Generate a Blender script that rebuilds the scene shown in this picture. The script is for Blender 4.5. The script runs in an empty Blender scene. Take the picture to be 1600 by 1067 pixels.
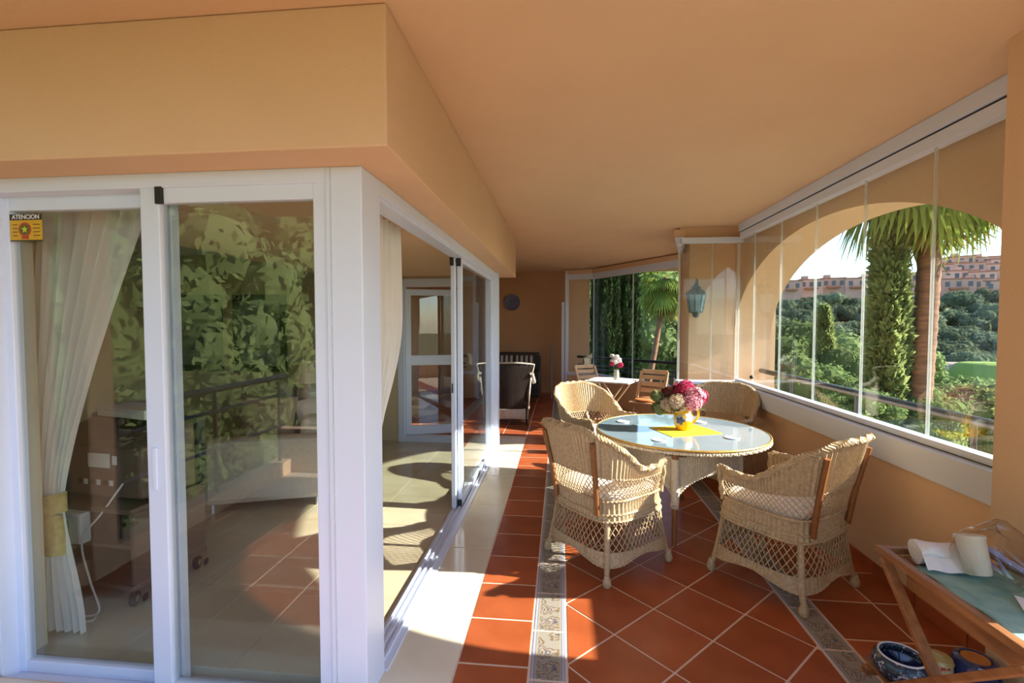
import bpy, bmesh, math, random
import numpy as np
from mathutils import Vector, Matrix, Euler
R = math.radians
random.seed(7)
rng = np.random.default_rng(11)
scene = bpy.context.scene
C = scene.collection

# ------------------------------------------------------------------ camera, sky, sun, exposure
cam_d = bpy.data.cameras.new('camera')
cam_d.sensor_width = 36.0
cam_d.lens = 740 / 1600 * 36
cam_d.clip_end = 1200
cam = bpy.data.objects.new('camera', cam_d)
cam.location = (0, 0, 1.55)
cam.rotation_euler = (R(90) - math.atan(28 / 740), 0, R(5.86))
C.objects.link(cam)
scene.camera = cam

SUN_EL = 27.3
world = bpy.data.worlds.new('sky')
scene.world = world
world.use_nodes = True
wn = world.node_tree
wn.nodes.clear()
sky = wn.nodes.new('ShaderNodeTexSky')
sky.sky_type = 'NISHITA'
sky.sun_disc = False
sky.sun_elevation = R(SUN_EL)
sky.sun_rotation = R(92)
sky.altitude = 100
sky.dust_density = 0.5
sky.ozone_density = 3.0
bg = wn.nodes.new('ShaderNodeBackground')
bg.inputs[1].default_value = 0.60
wo = wn.nodes.new('ShaderNodeOutputWorld')
wn.links.new(sky.outputs[0], bg.inputs[0])
wn.links.new(bg.outputs[0], wo.inputs[0])

sun_d = bpy.data.lights.new('sun', 'SUN')
sun_d.energy = 19.0
sun_d.angle = R(0.6)
sun_d.color = (1.0, 0.92, 0.80)
sun = bpy.data.objects.new('sun', sun_d)
ce = math.cos(R(SUN_EL))
sdir = Vector((-ce, 0.034 * ce, -math.sin(R(SUN_EL))))
sun.rotation_euler = sdir.to_track_quat('-Z', 'Y').to_euler()
sun.location = (20, 0, 12)
C.objects.link(sun)

vs = scene.view_settings
vs.view_transform = 'Standard'
vs.look = 'None'
vs.gamma = 1.0
vs.exposure = 0.02
vs.use_curve_mapping = False
scene.cycles.max_bounces = 12
scene.cycles.diffuse_bounces = 7
scene.cycles.transparent_max_bounces = 32

# ------------------------------------------------------------------ materials
def _new(name):
    m = bpy.data.materials.new(name)
    m.use_nodes = True
    nt = m.node_tree
    return m, nt, nt.nodes['Principled BSDF']

def mat(name, col, rough=0.6, col2=None, scale=8.0, bump=0.0, bscale=None, metal=0.0, rand=0.0, spec=0.5, coat=0.0,
        stretch=None, detail=4.0, emit=0.0):
    """procedural principled material: colour noise, relief and a little variation from object to object"""
    m, nt, p = _new(name)
    L = nt.links
    N = nt.nodes
    p.inputs['Roughness'].default_value = rough
    p.inputs['Metallic'].default_value = metal
    p.inputs['Specular IOR Level'].default_value = spec
    p.inputs['Coat Weight'].default_value = coat
    tc = N.new('ShaderNodeTexCoord')
    vec = tc.outputs['Object']
    if stretch:
        mp = N.new('ShaderNodeMapping')
        mp.inputs['Scale'].default_value = stretch
        L.new(vec, mp.inputs[0])
        vec = mp.outputs[0]
    no = N.new('ShaderNodeTexNoise')
    no.inputs['Scale'].default_value = scale
    no.inputs['Detail'].default_value = detail
    L.new(vec, no.inputs['Vector'])
    c2 = col2 or tuple(c * 0.82 for c in col)
    cr = N.new('ShaderNodeValToRGB')
    cr.color_ramp.elements[0].position = 0.32
    cr.color_ramp.elements[1].position = 0.68
    cr.color_ramp.elements[0].color = (*c2, 1)
    cr.color_ramp.elements[1].color = (*col, 1)
    L.new(no.outputs['Fac'], cr.inputs[0])
    out = cr.outputs[0]
    if rand:
        oi = N.new('ShaderNodeObjectInfo')
        mr = N.new('ShaderNodeMapRange')
        mr.inputs['To Min'].default_value = 1 - rand
        mr.inputs['To Max'].default_value = 1 + rand
        L.new(oi.outputs['Random'], mr.inputs['Value'])
        hs = N.new('ShaderNodeHueSaturation')
        L.new(mr.outputs[0], hs.inputs['Value'])
        L.new(out, hs.inputs['Color'])
        out = hs.outputs[0]
    L.new(out, p.inputs['Base Color'])
    if emit:
        L.new(out, p.inputs['Emission Color'])
        p.inputs['Emission Strength'].default_value = emit
    if bump:
        nb = N.new('ShaderNodeTexNoise')
        nb.inputs['Scale'].default_value = bscale or scale * 4
        nb.inputs['Detail'].default_value = 5
        L.new(vec, nb.inputs['Vector'])
        b = N.new('ShaderNodeBump')
        b.inputs['Strength'].default_value = bump
        b.inputs['Distance'].default_value = 0.01
        L.new(nb.outputs['Fac'], b.inputs['Height'])
        L.new(b.outputs[0], p.inputs['Normal'])
    return m

def glass_mat(name, tint=(1, 1, 1), f0=0.045, rough=0.0):
    m = bpy.data.materials.new(name)
    m.use_nodes = True
    nt = m.node_tree
    nt.nodes.clear()
    L = nt.links
    N = nt.nodes
    lw = N.new('ShaderNodeLayerWeight')
    lw.inputs['Blend'].default_value = 0.5
    pw = N.new('ShaderNodeMath'); pw.operation = 'POWER'; pw.inputs[1].default_value = 4.5
    L.new(lw.outputs['Facing'], pw.inputs[0])
    mr = N.new('ShaderNodeMapRange')
    mr.inputs['To Min'].default_value = f0
    mr.inputs['To Max'].default_value = 1.0
    L.new(pw.outputs[0], mr.inputs['Value'])
    t = N.new('ShaderNodeBsdfTransparent')
    no = N.new('ShaderNodeTexNoise'); no.inputs['Scale'].default_value = 2.0
    cr = N.new('ShaderNodeValToRGB')
    cr.color_ramp.elements[0].color = (*[c * 0.985 for c in tint], 1)
    cr.color_ramp.elements[1].color = (*tint, 1)
    L.new(no.outputs['Fac'], cr.inputs[0])
    L.new(cr.outputs[0], t.inputs[0])
    g = N.new('ShaderNodeBsdfGlossy')
    g.inputs['Roughness'].default_value = rough
    mx = N.new('ShaderNodeMixShader')
    L.new(mr.outputs[0], mx.inputs[0])
    L.new(t.outputs[0], mx.inputs[1])
    L.new(g.outputs[0], mx.inputs[2])
    o = N.new('ShaderNodeOutputMaterial')
    L.new(mx.outputs[0], o.inputs[0])
    return m

def thin_mat(name, col, transl=0.4, transp=0.0, rand=0.0, col2=None, scale=6.0, rough=0.7):
    """leaf, curtain, petal: diffuse with light passing through"""
    m = bpy.data.materials.new(name)
    m.use_nodes = True
    nt = m.node_tree
    nt.nodes.clear()
    L = nt.links
    N = nt.nodes
    tc = N.new('ShaderNodeTexCoord')
    no = N.new('ShaderNodeTexNoise'); no.inputs['Scale'].default_value = scale
    L.new(tc.outputs['Object'], no.inputs['Vector'])
    cr = N.new('ShaderNodeValToRGB')
    cr.color_ramp.elements[0].position = 0.3
    cr.color_ramp.elements[1].position = 0.7
    cr.color_ramp.elements[0].color = (*(col2 or tuple(c * .6 for c in col)), 1)
    cr.color_ramp.elements[1].color = (*col, 1)
    L.new(no.outputs['Fac'], cr.inputs[0])
    out = cr.outputs[0]
    if rand:
        oi = N.new('ShaderNodeObjectInfo')
        mr = N.new('ShaderNodeMapRange')
        mr.inputs['To Min'].default_value = 1 - rand
        mr.inputs['To Max'].default_value = 1 + rand
        L.new(oi.outputs['Random'], mr.inputs['Value'])
        hs = N.new('ShaderNodeHueSaturation')
        L.new(mr.outputs[0], hs.inputs['Value'])
        L.new(out, hs.inputs['Color'])
        out = hs.outputs[0]
    d = N.new('ShaderNodeBsdfDiffuse')
    t = N.new('ShaderNodeBsdfTranslucent')
    L.new(out, d.inputs[0]); L.new(out, t.inputs[0])
    mx = N.new('ShaderNodeMixShader'); mx.inputs[0].default_value = transl
    L.new(d.outputs[0], mx.inputs[1]); L.new(t.outputs[0], mx.inputs[2])
    fin = mx.outputs[0]
    if transp:
        tp = N.new('ShaderNodeBsdfTransparent')
        m2 = N.new('ShaderNodeMixShader'); m2.inputs[0].default_value = transp
        L.new(fin, m2.inputs[1]); L.new(tp.outputs[0], m2.inputs[2])
        fin = m2.outputs[0]
    o = N.new('ShaderNodeOutputMaterial')
    L.new(fin, o.inputs[0])
    return m

MT = {}
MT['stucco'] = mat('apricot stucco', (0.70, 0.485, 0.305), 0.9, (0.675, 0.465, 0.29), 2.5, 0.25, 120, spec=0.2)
MT['ochre'] = mat('brown shaded stucco', (0.50, 0.30, 0.17), 0.9, (0.47, 0.28, 0.16), 2.5, 0.25, 120, spec=0.2)  # darker copy of the stucco, the walls' shade put into its colour
MT['inner_wall'] = mat('olive cream paint', (0.56, 0.47, 0.29), 0.9, (0.54, 0.45, 0.27), 2, 0.1, 90, spec=0.2)
MT['inner_ceiling'] = mat('matt white paint', (0.82, 0.80, 0.74), 0.9, (0.80, 0.78, 0.72), 2, spec=0.2)
MT['terracotta'] = mat('glazed terracotta', (0.38, 0.092, 0.030), 0.30, (0.30, 0.068, 0.021), 5, 0.08, 40, rand=0.16, spec=0.4)
MT['grout'] = mat('pale grout', (0.70, 0.54, 0.43), 0.9, (0.64, 0.49, 0.38), 40)
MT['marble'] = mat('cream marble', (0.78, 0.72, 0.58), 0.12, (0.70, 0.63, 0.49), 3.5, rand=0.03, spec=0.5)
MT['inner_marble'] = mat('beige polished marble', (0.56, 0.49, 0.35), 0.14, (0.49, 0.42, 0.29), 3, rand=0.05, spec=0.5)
MT['white_metal'] = mat('white lacquered aluminium', (0.665, 0.735, 0.88), 0.35, (0.645, 0.715, 0.86), 3, rand=0.02)  # bluish cast of the sky light put into the white paint
MT['white_plastic'] = mat('white plastic', (0.82, 0.82, 0.80), 0.4, (0.78, 0.78, 0.76), 5)
MT['rail_metal'] = mat('bright track metal', (0.72, 0.72, 0.72), 0.25, (0.6, 0.6, 0.6), 10, metal=0.7)
MT['black_plastic'] = mat('black plastic', (0.015, 0.015, 0.017), 0.5, (0.01, 0.01, 0.01), 10)
MT['black_iron'] = mat('black painted iron', (0.012, 0.016, 0.018), 0.35, (0.02, 0.024, 0.026), 12, 0.1)
MT['glass'] = glass_mat('clear window glass', (0.97, 0.985, 0.975), 0.045)
MT['door_glass'] = glass_mat('door glass', (0.90, 0.93, 0.92), 0.075)
MT['seal'] = thin_mat('clear pane seal', (0.86, 0.92, 0.88), 0.3, 0.68, scale=20, col2=(0.8, 0.86, 0.82))
MT['wicker'] = mat('honey wicker', (0.54, 0.41, 0.25), 0.5, (0.40, 0.285, 0.155), 60, 0.2, 300, rand=0.05, spec=0.4)
MT['white_wicker'] = mat('whitewashed wicker', (0.74, 0.68, 0.55), 0.5, (0.58, 0.50, 0.36), 60, 0.2, 300, spec=0.4)
MT['cane'] = mat('brown cane pole', (0.30, 0.12, 0.035), 0.4, (0.20, 0.075, 0.02), 20, 0.1, stretch=(6, 6, 1))
MT['cushion'] = mat('white cotton', (0.86, 0.80, 0.74), 0.95, (0.80, 0.74, 0.68), 14, 0.3, 60, spec=0.1)
MT['brass'] = mat('brass edging', (0.78, 0.54, 0.16), 0.3, (0.65, 0.43, 0.1), 20, metal=0.6)
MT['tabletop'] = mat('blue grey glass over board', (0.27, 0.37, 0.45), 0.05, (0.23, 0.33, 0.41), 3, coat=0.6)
MT['mat_yellow'] = mat('yellow placemat', (0.86, 0.60, 0.02), 0.8, (0.80, 0.54, 0.015), 60, 0.2, 200)
MT['coaster'] = mat('pale coaster', (0.72, 0.80, 0.82), 0.4, (0.66, 0.74, 0.77), 20)
MT['trolley_wood'] = mat('stained pine', (0.33, 0.145, 0.052), 0.5, (0.20, 0.078, 0.024), 5, 0.15, 40, stretch=(7, 1, 7), rand=0.06)
MT['folding_wood'] = mat('light teak slats', (0.64, 0.45, 0.27), 0.5, (0.52, 0.34, 0.19), 6, 0.1, 40, rand=0.05)
MT['sofa'] = mat('oatmeal upholstery', (0.55, 0.49, 0.40), 0.95, (0.50, 0.44, 0.36), 30, 0.3, 200, spec=0.1)
MT['tan_fabric'] = mat('tan cushion fabric', (0.40, 0.28, 0.19), 0.95, (0.35, 0.24, 0.16), 30, 0.3, 200, spec=0.1)
MT['white_fabric'] = mat('white cushion fabric', (0.66, 0.62, 0.54), 0.95, (0.6, 0.56, 0.48), 30, 0.3, 200, spec=0.1)
MT['blue_fabric'] = mat('slate blue fabric', (0.07, 0.10, 0.14), 0.95, (0.05, 0.08, 0.11), 30, 0.3, 200, spec=0.1)
MT['curtain'] = thin_mat('ivory sheer curtain', (0.90, 0.88, 0.83), 0.30, 0.03, col2=(0.87, 0.85, 0.80), scale=5)
MT['gold_cloth'] = mat('gold brocade', (0.62, 0.46, 0.17), 0.7, (0.42, 0.30, 0.09), 25, 0.3, 80)
MT['tv_case'] = mat('brown case plastic', (0.15, 0.095, 0.065), 0.5, (0.12, 0.075, 0.05), 8, 0.1)
MT['dark_wicker'] = mat('dark brown wicker', (0.030, 0.017, 0.012), 0.5, (0.02, 0.012, 0.008), 60, 0.3, 150)
MT['lit_wicker'] = mat('sunlit pale wicker', (0.60, 0.58, 0.50), 0.5, (0.42, 0.40, 0.34), 60, 0.3, 150)  # paler copy of the armchair's wicker, sunlight put into its colour
MT['lamp_base'] = mat('cream ceramic', (0.65, 0.62, 0.55), 0.3, (0.58, 0.55, 0.48), 12)
MT['shade'] = thin_mat('cream lamp shade', (0.90, 0.80, 0.56), 0.15, col2=(0.86, 0.75, 0.5), scale=5)
MT['frame_black'] = mat('black picture frame', (0.012, 0.012, 0.013), 0.35, (0.018, 0.018, 0.018), 20)
MT['paper'] = mat('pale print paper', (0.32, 0.37, 0.38), 0.6, (0.29, 0.34, 0.35), 5)
MT['ink'] = mat('dark print ink', (0.03, 0.035, 0.05), 0.6, (0.05, 0.055, 0.07), 15)
MT['turquoise'] = mat('turquoise mottled cloth', (0.30, 0.50, 0.45), 0.7, (0.17, 0.35, 0.33), 14, 0.2, 40, detail=8)
MT['tissue'] = mat('white paper towel', (0.78, 0.76, 0.77), 0.9, (0.72, 0.70, 0.71), 18, 0.4, 50)
MT['cream_plastic'] = mat('cream plastic tub', (0.76, 0.70, 0.60), 0.35, (0.7, 0.64, 0.54), 10)
MT['lilac'] = mat('lilac packet', (0.36, 0.36, 0.66), 0.4, (0.28, 0.29, 0.56), 12)
MT['bag'] = glass_mat('clear plastic bag', (0.93, 0.92, 0.90), 0.06, 0.08)
MT['cobalt'] = mat('cobalt glaze', (0.012, 0.018, 0.075), 0.15, (0.02, 0.03, 0.14), 10, coat=0.5)
MT['orange_glaze'] = mat('orange glaze', (0.62, 0.24, 0.04), 0.2, (0.5, 0.17, 0.03), 20)
MT['olive_glaze'] = mat('olive cream glaze', (0.50, 0.40, 0.14), 0.25, (0.42, 0.32, 0.1), 12)
MT['red_glaze'] = mat('red glaze', (0.42, 0.02, 0.015), 0.25, (0.32, 0.015, 0.01), 20)
MT['rim_white'] = mat('white glaze', (0.75, 0.75, 0.76), 0.2, (0.66, 0.67, 0.7), 20)
MT['lantern_glass'] = mat('pale blue lantern glass', (0.22, 0.42, 0.52), 0.1, (0.16, 0.33, 0.44), 8, coat=0.5)
MT['pewter'] = mat('verdigris lantern metal', (0.05, 0.10, 0.13), 0.4, (0.03, 0.06, 0.08), 20, metal=0.4)
MT['white_cloth'] = mat('white tablecloth', (0.84, 0.83, 0.82), 0.9, (0.80, 0.79, 0.78), 20, 0.2)
MT['sticker_yellow'] = mat('yellow sticker', (0.62, 0.38, 0.02), 0.5, (0.58, 0.34, 0.015), 30)
MT['sticker_black'] = mat('black sticker', (0.012, 0.012, 0.01), 0.5, (0.018, 0.018, 0.014), 30)
MT['sticker_white'] = mat('white letters', (0.75, 0.75, 0.72), 0.5, (0.7, 0.7, 0.67), 30)
MT['sticker_red'] = mat('red print', (0.42, 0.07, 0.03), 0.5, (0.36, 0.05, 0.02), 30)
MT['sticker_green'] = mat('olive print', (0.10, 0.13, 0.015), 0.5, (0.08, 0.1, 0.01), 30)
MT['sticker_lime'] = mat('lime star', (0.50, 0.62, 0.03), 0.5, (0.45, 0.56, 0.02), 30)
MT['cable'] = mat('white cable', (0.68, 0.66, 0.62), 0.5, (0.62, 0.6, 0.56), 10)
# plants and landscape
MT['palm_leaf'] = thin_mat('palm leaf', (0.27, 0.33, 0.07), 0.45, rand=0.22, col2=(0.15, 0.21, 0.045), scale=2)
MT['palm_dead'] = thin_mat('dry palm leaf', (0.42, 0.36, 0.12), 0.4, rand=0.2, col2=(0.28, 0.2, 0.07), scale=2)
MT['palm_trunk'] = mat('palm bark', (0.26, 0.125, 0.06), 0.9, (0.13, 0.06, 0.03), 3, 0.6, 12, stretch=(1, 1, 5))
MT['cypress'] = thin_mat('cypress foliage', (0.042, 0.072, 0.026), 0.2, rand=0.12, col2=(0.014, 0.028, 0.010), scale=2.2)
MT['conifer'] = thin_mat('light conifer foliage', (0.34, 0.40, 0.15), 0.5, rand=0.15, col2=(0.18, 0.23, 0.08), scale=1.5)
MT['bush'] = thin_mat('bush leaf', (0.20, 0.27, 0.10), 0.45, rand=0.3, col2=(0.10, 0.145, 0.05), scale=0.8)
MT['pale_bush'] = thin_mat('pale bush leaf', (0.28, 0.35, 0.14), 0.45, rand=0.25, col2=(0.15, 0.20, 0.075), scale=0.8)
MT['olive'] = thin_mat('pine crown', (0.17, 0.205, 0.12), 0.3, rand=0.35, col2=(0.075, 0.10, 0.06), scale=0.5)
MT['bark'] = mat('bark', (0.16, 0.11, 0.07), 0.95, (0.09, 0.06, 0.04), 5, 0.6)
MT['hill'] = mat('dry hillside', (0.17, 0.17, 0.08), 1.0, (0.08, 0.10, 0.045), 0.15, spec=0.1, detail=8)
MT['lawn'] = mat('golf lawn', (0.22, 0.30, 0.07), 1.0, (0.17, 0.24, 0.055), 0.4, spec=0.1)
MT['path'] = mat('dusty path', (0.42, 0.33, 0.25), 1.0, (0.34, 0.27, 0.2), 0.5, spec=0.1)
MT['house_pink'] = mat('pink render', (0.52, 0.33, 0.26), 0.9, (0.46, 0.29, 0.22), 0.3, rand=0.15, spec=0.1)
MT['house_roof'] = mat('clay roof', (0.36, 0.17, 0.11), 0.9, (0.28, 0.13, 0.08), 0.8, spec=0.1)
MT['house_window'] = mat('dark window', (0.05, 0.06, 0.08), 0.2, (0.03, 0.04, 0.06), 1)
MT['stem'] = mat('green stem', (0.12, 0.18, 0.05), 0.7, (0.08, 0.12, 0.03), 20)
MT['petal_red'] = thin_mat('crimson petals', (0.60, 0.09, 0.19), 0.25, col2=(0.28, 0.008, 0.035), scale=70)
MT['petal_pink'] = thin_mat('pink petals', (0.86, 0.56, 0.62), 0.3, col2=(0.42, 0.025, 0.09), scale=60)
MT['petal_cream'] = thin_mat('cream petals', (0.62, 0.50, 0.36), 0.3, col2=(0.45, 0.33, 0.24), scale=30)
MT['petal_green'] = thin_mat('green petals', (0.30, 0.34, 0.16), 0.3, col2=(0.18, 0.22, 0.09), scale=30)
MT['petal_brown'] = thin_mat('dusky petals', (0.20, 0.07, 0.06), 0.2, col2=(0.12, 0.04, 0.035), scale=30)
MT['petal_white'] = thin_mat('white petals', (0.80, 0.78, 0.76), 0.3, col2=(0.7, 0.68, 0.66), scale=30)

def border_mat():
    """printed border tile: blue edge lines and a scroll of flowers in blue, ochre and grey on cream"""
    m, nt, p = _new('printed border tile')
    N, L = nt.nodes, nt.links
    p.inputs['Roughness'].default_value = 0.3
    tc = N.new('ShaderNodeTexCoord')
    sp = N.new('ShaderNodeSeparateXYZ')
    L.new(tc.outputs['Object'], sp.inputs[0])
    ab = N.new('ShaderNodeMath'); ab.operation = 'ABSOLUTE'; L.new(sp.outputs['X'], ab.inputs[0])
    vor = N.new('ShaderNodeTexVoronoi'); vor.inputs['Scale'].default_value = 11; vor.feature = 'F1'
    no = N.new('ShaderNodeTexNoise'); no.inputs['Scale'].default_value = 8; no.inputs['Detail'].default_value = 2; no.inputs['Distortion'].default_value = 3.0
    L.new(tc.outputs['Object'], vor.inputs['Vector']); L.new(tc.outputs['Object'], no.inputs['Vector'])
    cr = N.new('ShaderNodeValToRGB')
    cr.color_ramp.interpolation = 'EASE'
    e = cr.color_ramp.elements
    e[0].position = 0.36; e[0].color = (0.30, 0.17, 0.06, 1)
    e[1].position = 0.92; e[1].color = (0.30, 0.28, 0.24, 1)
    for pos, c in ((0.44, (0.36, 0.32, 0.24)), (0.50, (0.07, 0.07, 0.15)), (0.55, (0.38, 0.34, 0.26)), (0.61, (0.15, 0.09, 0.05)), (0.67, (0.40, 0.36, 0.28)), (0.73, (0.10, 0.09, 0.13)), (0.79, (0.36, 0.32, 0.25)), (0.85, (0.16, 0.11, 0.07))):
        k = e.new(pos); k.color = (*c, 1)
    ad = N.new('ShaderNodeMath'); ad.operation = 'MULTIPLY_ADD'; ad.inputs[1].default_value = 0.9; 
    L.new(vor.outputs['Distance'], ad.inputs[0]); 
    mu = N.new('ShaderNodeMath'); mu.operation = 'MULTIPLY'; mu.inputs[1].default_value = 0.75
    L.new(no.outputs['Fac'], mu.inputs[0]); L.new(mu.outputs[0], ad.inputs[2])
    L.new(ad.outputs[0], cr.inputs[0])
    edge = N.new('ShaderNodeValToRGB')
    edge.color_ramp.interpolation = 'CONSTANT'
    q = edge.color_ramp.elements
    q[0].position = 0.0; q[0].color = (0, 0, 0, 1)
    q[1].position = 0.52; q[1].color = (1, 1, 1, 1)
    ms = N.new('ShaderNodeMath'); ms.operation = 'MULTIPLY'; ms.inputs[1].default_value = 10.0
    L.new(ab.outputs[0], ms.inputs[0]); L.new(ms.outputs[0], edge.inputs[0])
    band = N.new('ShaderNodeValToRGB')
    band.color_ramp.interpolation = 'CONSTANT'
    w = band.color_ramp.elements
    w[0].position = 0.0; w[0].color = (0.42, 0.34, 0.16, 1)
    w[1].position = 0.565; w[1].color = (0.24, 0.25, 0.34, 1)
    k = w.new(0.66); k.color = (0.46, 0.45, 0.44, 1)
    k = w.new(0.71); k.color = (0.28, 0.29, 0.38, 1)
    L.new(ms.outputs[0], band.inputs[0])
    mx = N.new('ShaderNodeMix'); mx.data_type = 'RGBA'
    L.new(edge.outputs[0], mx.inputs['Factor'])
    L.new(cr.outputs[0], mx.inputs['A']); L.new(band.outputs[0], mx.inputs['B'])
    L.new(mx.outputs['Result'], p.inputs['Base Color'])
    return m
MT['border'] = border_mat()

def print_mat(name, base, spots, scale, thr=0.42, rough=0.2):
    """glazed ware with a painted motif scattered over the ground colour"""
    m, nt, p = _new(name)
    N, L = nt.nodes, nt.links
    p.inputs['Roughness'].default_value = rough
    tc = N.new('ShaderNodeTexCoord')
    no = N.new('ShaderNodeTexNoise'); no.inputs['Scale'].default_value = scale; no.inputs['Distortion'].default_value = 1.5
    L.new(tc.outputs['Object'], no.inputs['Vector'])
    cr = N.new('ShaderNodeValToRGB')
    e = cr.color_ramp.elements
    e[0].position = thr; e[0].color = (*base, 1)
    e[1].position = min(1, thr + 0.06); e[1].color = (*spots[0], 1)
    for i, s in enumerate(spots[1:]):
        k = e.new(min(0.98, thr + 0.14 + 0.09 * i)); k.color = (*s, 1)
    L.new(no.outputs['Fac'], cr.inputs[0])
    L.new(cr.outputs[0], p.inputs['Base Color'])
    return m
MT['bowl_print'] = print_mat('dark bowl with white flowers', (0.03, 0.045, 0.07), [(0.45, 0.47, 0.52), (0.50, 0.52, 0.58)], 46, 0.59)
MT['jug_print'] = print_mat('yellow jug glaze with painted flower', (0.88, 0.50, 0.01), [(0.86, 0.48, 0.01), (0.84, 0.46, 0.01)], 5, 0.5)
MT['cup_print'] = print_mat('cream cup with red flowers', (0.52, 0.42, 0.25), [(0.38, 0.03, 0.02), (0.45, 0.05, 0.03)], 26, 0.56)
MT['plate_print'] = print_mat('blue patterned plate', (0.74, 0.75, 0.80), [(0.10, 0.13, 0.30), (0.45, 0.48, 0.60)], 20, 0.48)

def stripes_mat(name, a, b, freq, axis='X'):
    m, nt, p = _new(name)
    N, L = nt.nodes, nt.links
    p.inputs['Roughness'].default_value = 0.9
    tc = N.new('ShaderNodeTexCoord')
    wv = N.new('ShaderNodeTexWave'); wv.bands_direction = axis; wv.inputs['Scale'].default_value = freq
    L.new(tc.outputs['Object'], wv.inputs['Vector'])
    cr = N.new('ShaderNodeValToRGB')
    cr.color_ramp.elements[0].position = 0.45; cr.color_ramp.elements[0].color = (*a, 1)
    cr.color_ramp.elements[1].position = 0.55; cr.color_ramp.elements[1].color = (*b, 1)
    L.new(wv.outputs['Fac'], cr.inputs[0]); L.new(cr.outputs[0], p.inputs['Base Color'])
    return m
MT['striped'] = stripes_mat('striped fabric', (0.05, 0.045, 0.05), (0.45, 0.42, 0.36), 3.2)

# ------------------------------------------------------------------ mesh helpers
class MB:
    def __init__(s): s.v = []; s.f = []
    def add(s, v, f):
        b = len(s.v); s.v.extend([tuple(p) for p in v]); s.f.extend([tuple(b + i for i in q) for q in f]); return s
    def box(s, x0, x1, y0, y1, z0, z1):
        return s.add([(x0, y0, z0), (x1, y0, z0), (x1, y1, z0), (x0, y1, z0), (x0, y0, z1), (x1, y0, z1), (x1, y1, z1), (x0, y1, z1)],
                     [(0, 3, 2, 1), (4, 5, 6, 7), (0, 1, 5, 4), (1, 2, 6, 5), (2, 3, 7, 6), (3, 0, 4, 7)])
    def beam(s, a, b, w, t, up=(0, 0, 1)):
        """board from a to b, width w across, thickness t along up"""
        a = Vector(a); b = Vector(b); d = (b - a).normalized(); up = Vector(up)
        sx = d.cross(up)
        if sx.length < 1e-5: sx = d.cross(Vector((1, 0, 0)))
        sx.normalize(); sz = sx.cross(d).normalized()
        q = []
        for p in (a, b):
            for i, j in ((-1, -1), (1, -1), (1, 1), (-1, 1)): q.append(p + sx * (w / 2 * i) + sz * (t / 2 * j))
        return s.add(q, [(3, 2, 1, 0), (4, 5, 6, 7), (0, 1, 5, 4), (1, 2, 6, 5), (2, 3, 7, 6), (3, 0, 4, 7)])
    def tube(s, pts, r, n=8, closed=False, caps=True):
        P = [Vector(p) for p in pts]; m = len(P)
        rr = r if hasattr(r, '__len__') else [r] * m
        T = []
        for i in range(m):
            a = P[(i - 1) % m] if (closed or i > 0) else P[i]
            b = P[(i + 1) % m] if (closed or i < m - 1) else P[i]
            d = b - a
            T.append(d.normalized() if d.length > 1e-9 else Vector((0, 0, 1)))
        nrm = T[0].orthogonal().normalized(); vs_ = []
        for i in range(m):
            if i: 
                nrm = nrm - T[i] * nrm.dot(T[i])
                nrm = nrm.normalized() if nrm.length > 1e-6 else T[i].orthogonal().normalized()
            bn = T[i].cross(nrm)
            for k in range(n):
                a = 2 * math.pi * k / n
                vs_.append(P[i] + (nrm * math.cos(a) + bn * math.sin(a)) * rr[i])
        fs = []
        for i in range(m if closed else m - 1):
            j = (i + 1) % m
            for k in range(n):
                l = (k + 1) % n
                fs.append((i * n + k, i * n + l, j * n + l, j * n + k))
        if caps and not closed:
            fs.append(tuple(range(n - 1, -1, -1))); fs.append(tuple((m - 1) * n + k for k in range(n)))
        return s.add(vs_, fs)
    def lathe(s, prof, n=24, c=(0, 0, 0)):
        vs_ = []; fs = []; m = len(prof)
        for r, z in prof:
            for k in range(n):
                a = 2 * math.pi * k / n
                vs_.append((c[0] + r * math.cos(a), c[1] + r * math.sin(a), c[2] + z))
        for i in range(m - 1):
            for k in range(n):
                l = (k + 1) % n
                fs.append((i * n + k, i * n + l, (i + 1) * n + l, (i + 1) * n + k))
        fs.append(tuple(range(n - 1, -1, -1))); fs.append(tuple((m - 1) * n + k for k in range(n)))
        return s.add(vs_, fs)
    def grid(s, fn, nu, nv, closed=False):
        vs_ = [fn(i / (nu if closed else nu - 1), j / (nv - 1)) for j in range(nv) for i in range(nu)]
        fs = []
        for j in range(nv - 1):
            for i in range(nu if closed else nu - 1):
                k = (i + 1) % nu
                fs.append((j * nu + i, j * nu + k, (j + 1) * nu + k, (j + 1) * nu + i))
        return s.add(vs_, fs)
    def prism(s, poly, z0, z1):
        n = len(poly)
        v = [(x, y, z0) for x, y in poly] + [(x, y, z1) for x, y in poly]
        f = [tuple(range(n - 1, -1, -1)), tuple(range(n, 2 * n))] + [(i, (i + 1) % n, n + (i + 1) % n, n + i) for i in range(n)]
        return s.add(v, f)
    def ball(s, c, rx, ry, rz, n=12, m=8):
        vs_ = []; fs = []
        for j in range(m + 1):
            t = math.pi * j / m
            for i in range(n):
                a = 2 * math.pi * i / n
                vs_.append((c[0] + rx * math.sin(t) * math.cos(a), c[1] + ry * math.sin(t) * math.sin(a), c[2] + rz * math.cos(t)))
        for j in range(m):
            for i in range(n):
                k = (i + 1) % n
                fs.append((j * n + i, (j + 1) * n + i, (j + 1) * n + k, j * n + k))
        return s.add(vs_, fs)
    def mesh(s, name, material, smooth=False):
        me = bpy.data.meshes.new(name)
        me.from_pydata(s.v, [], s.f)
        me.materials.append(MT[material] if isinstance(material, str) else material)
        if smooth:
            me.shade_smooth()
            try: me.set_sharp_from_angle(angle=R(40))
            except Exception: pass
        me.update()
        return me
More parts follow.
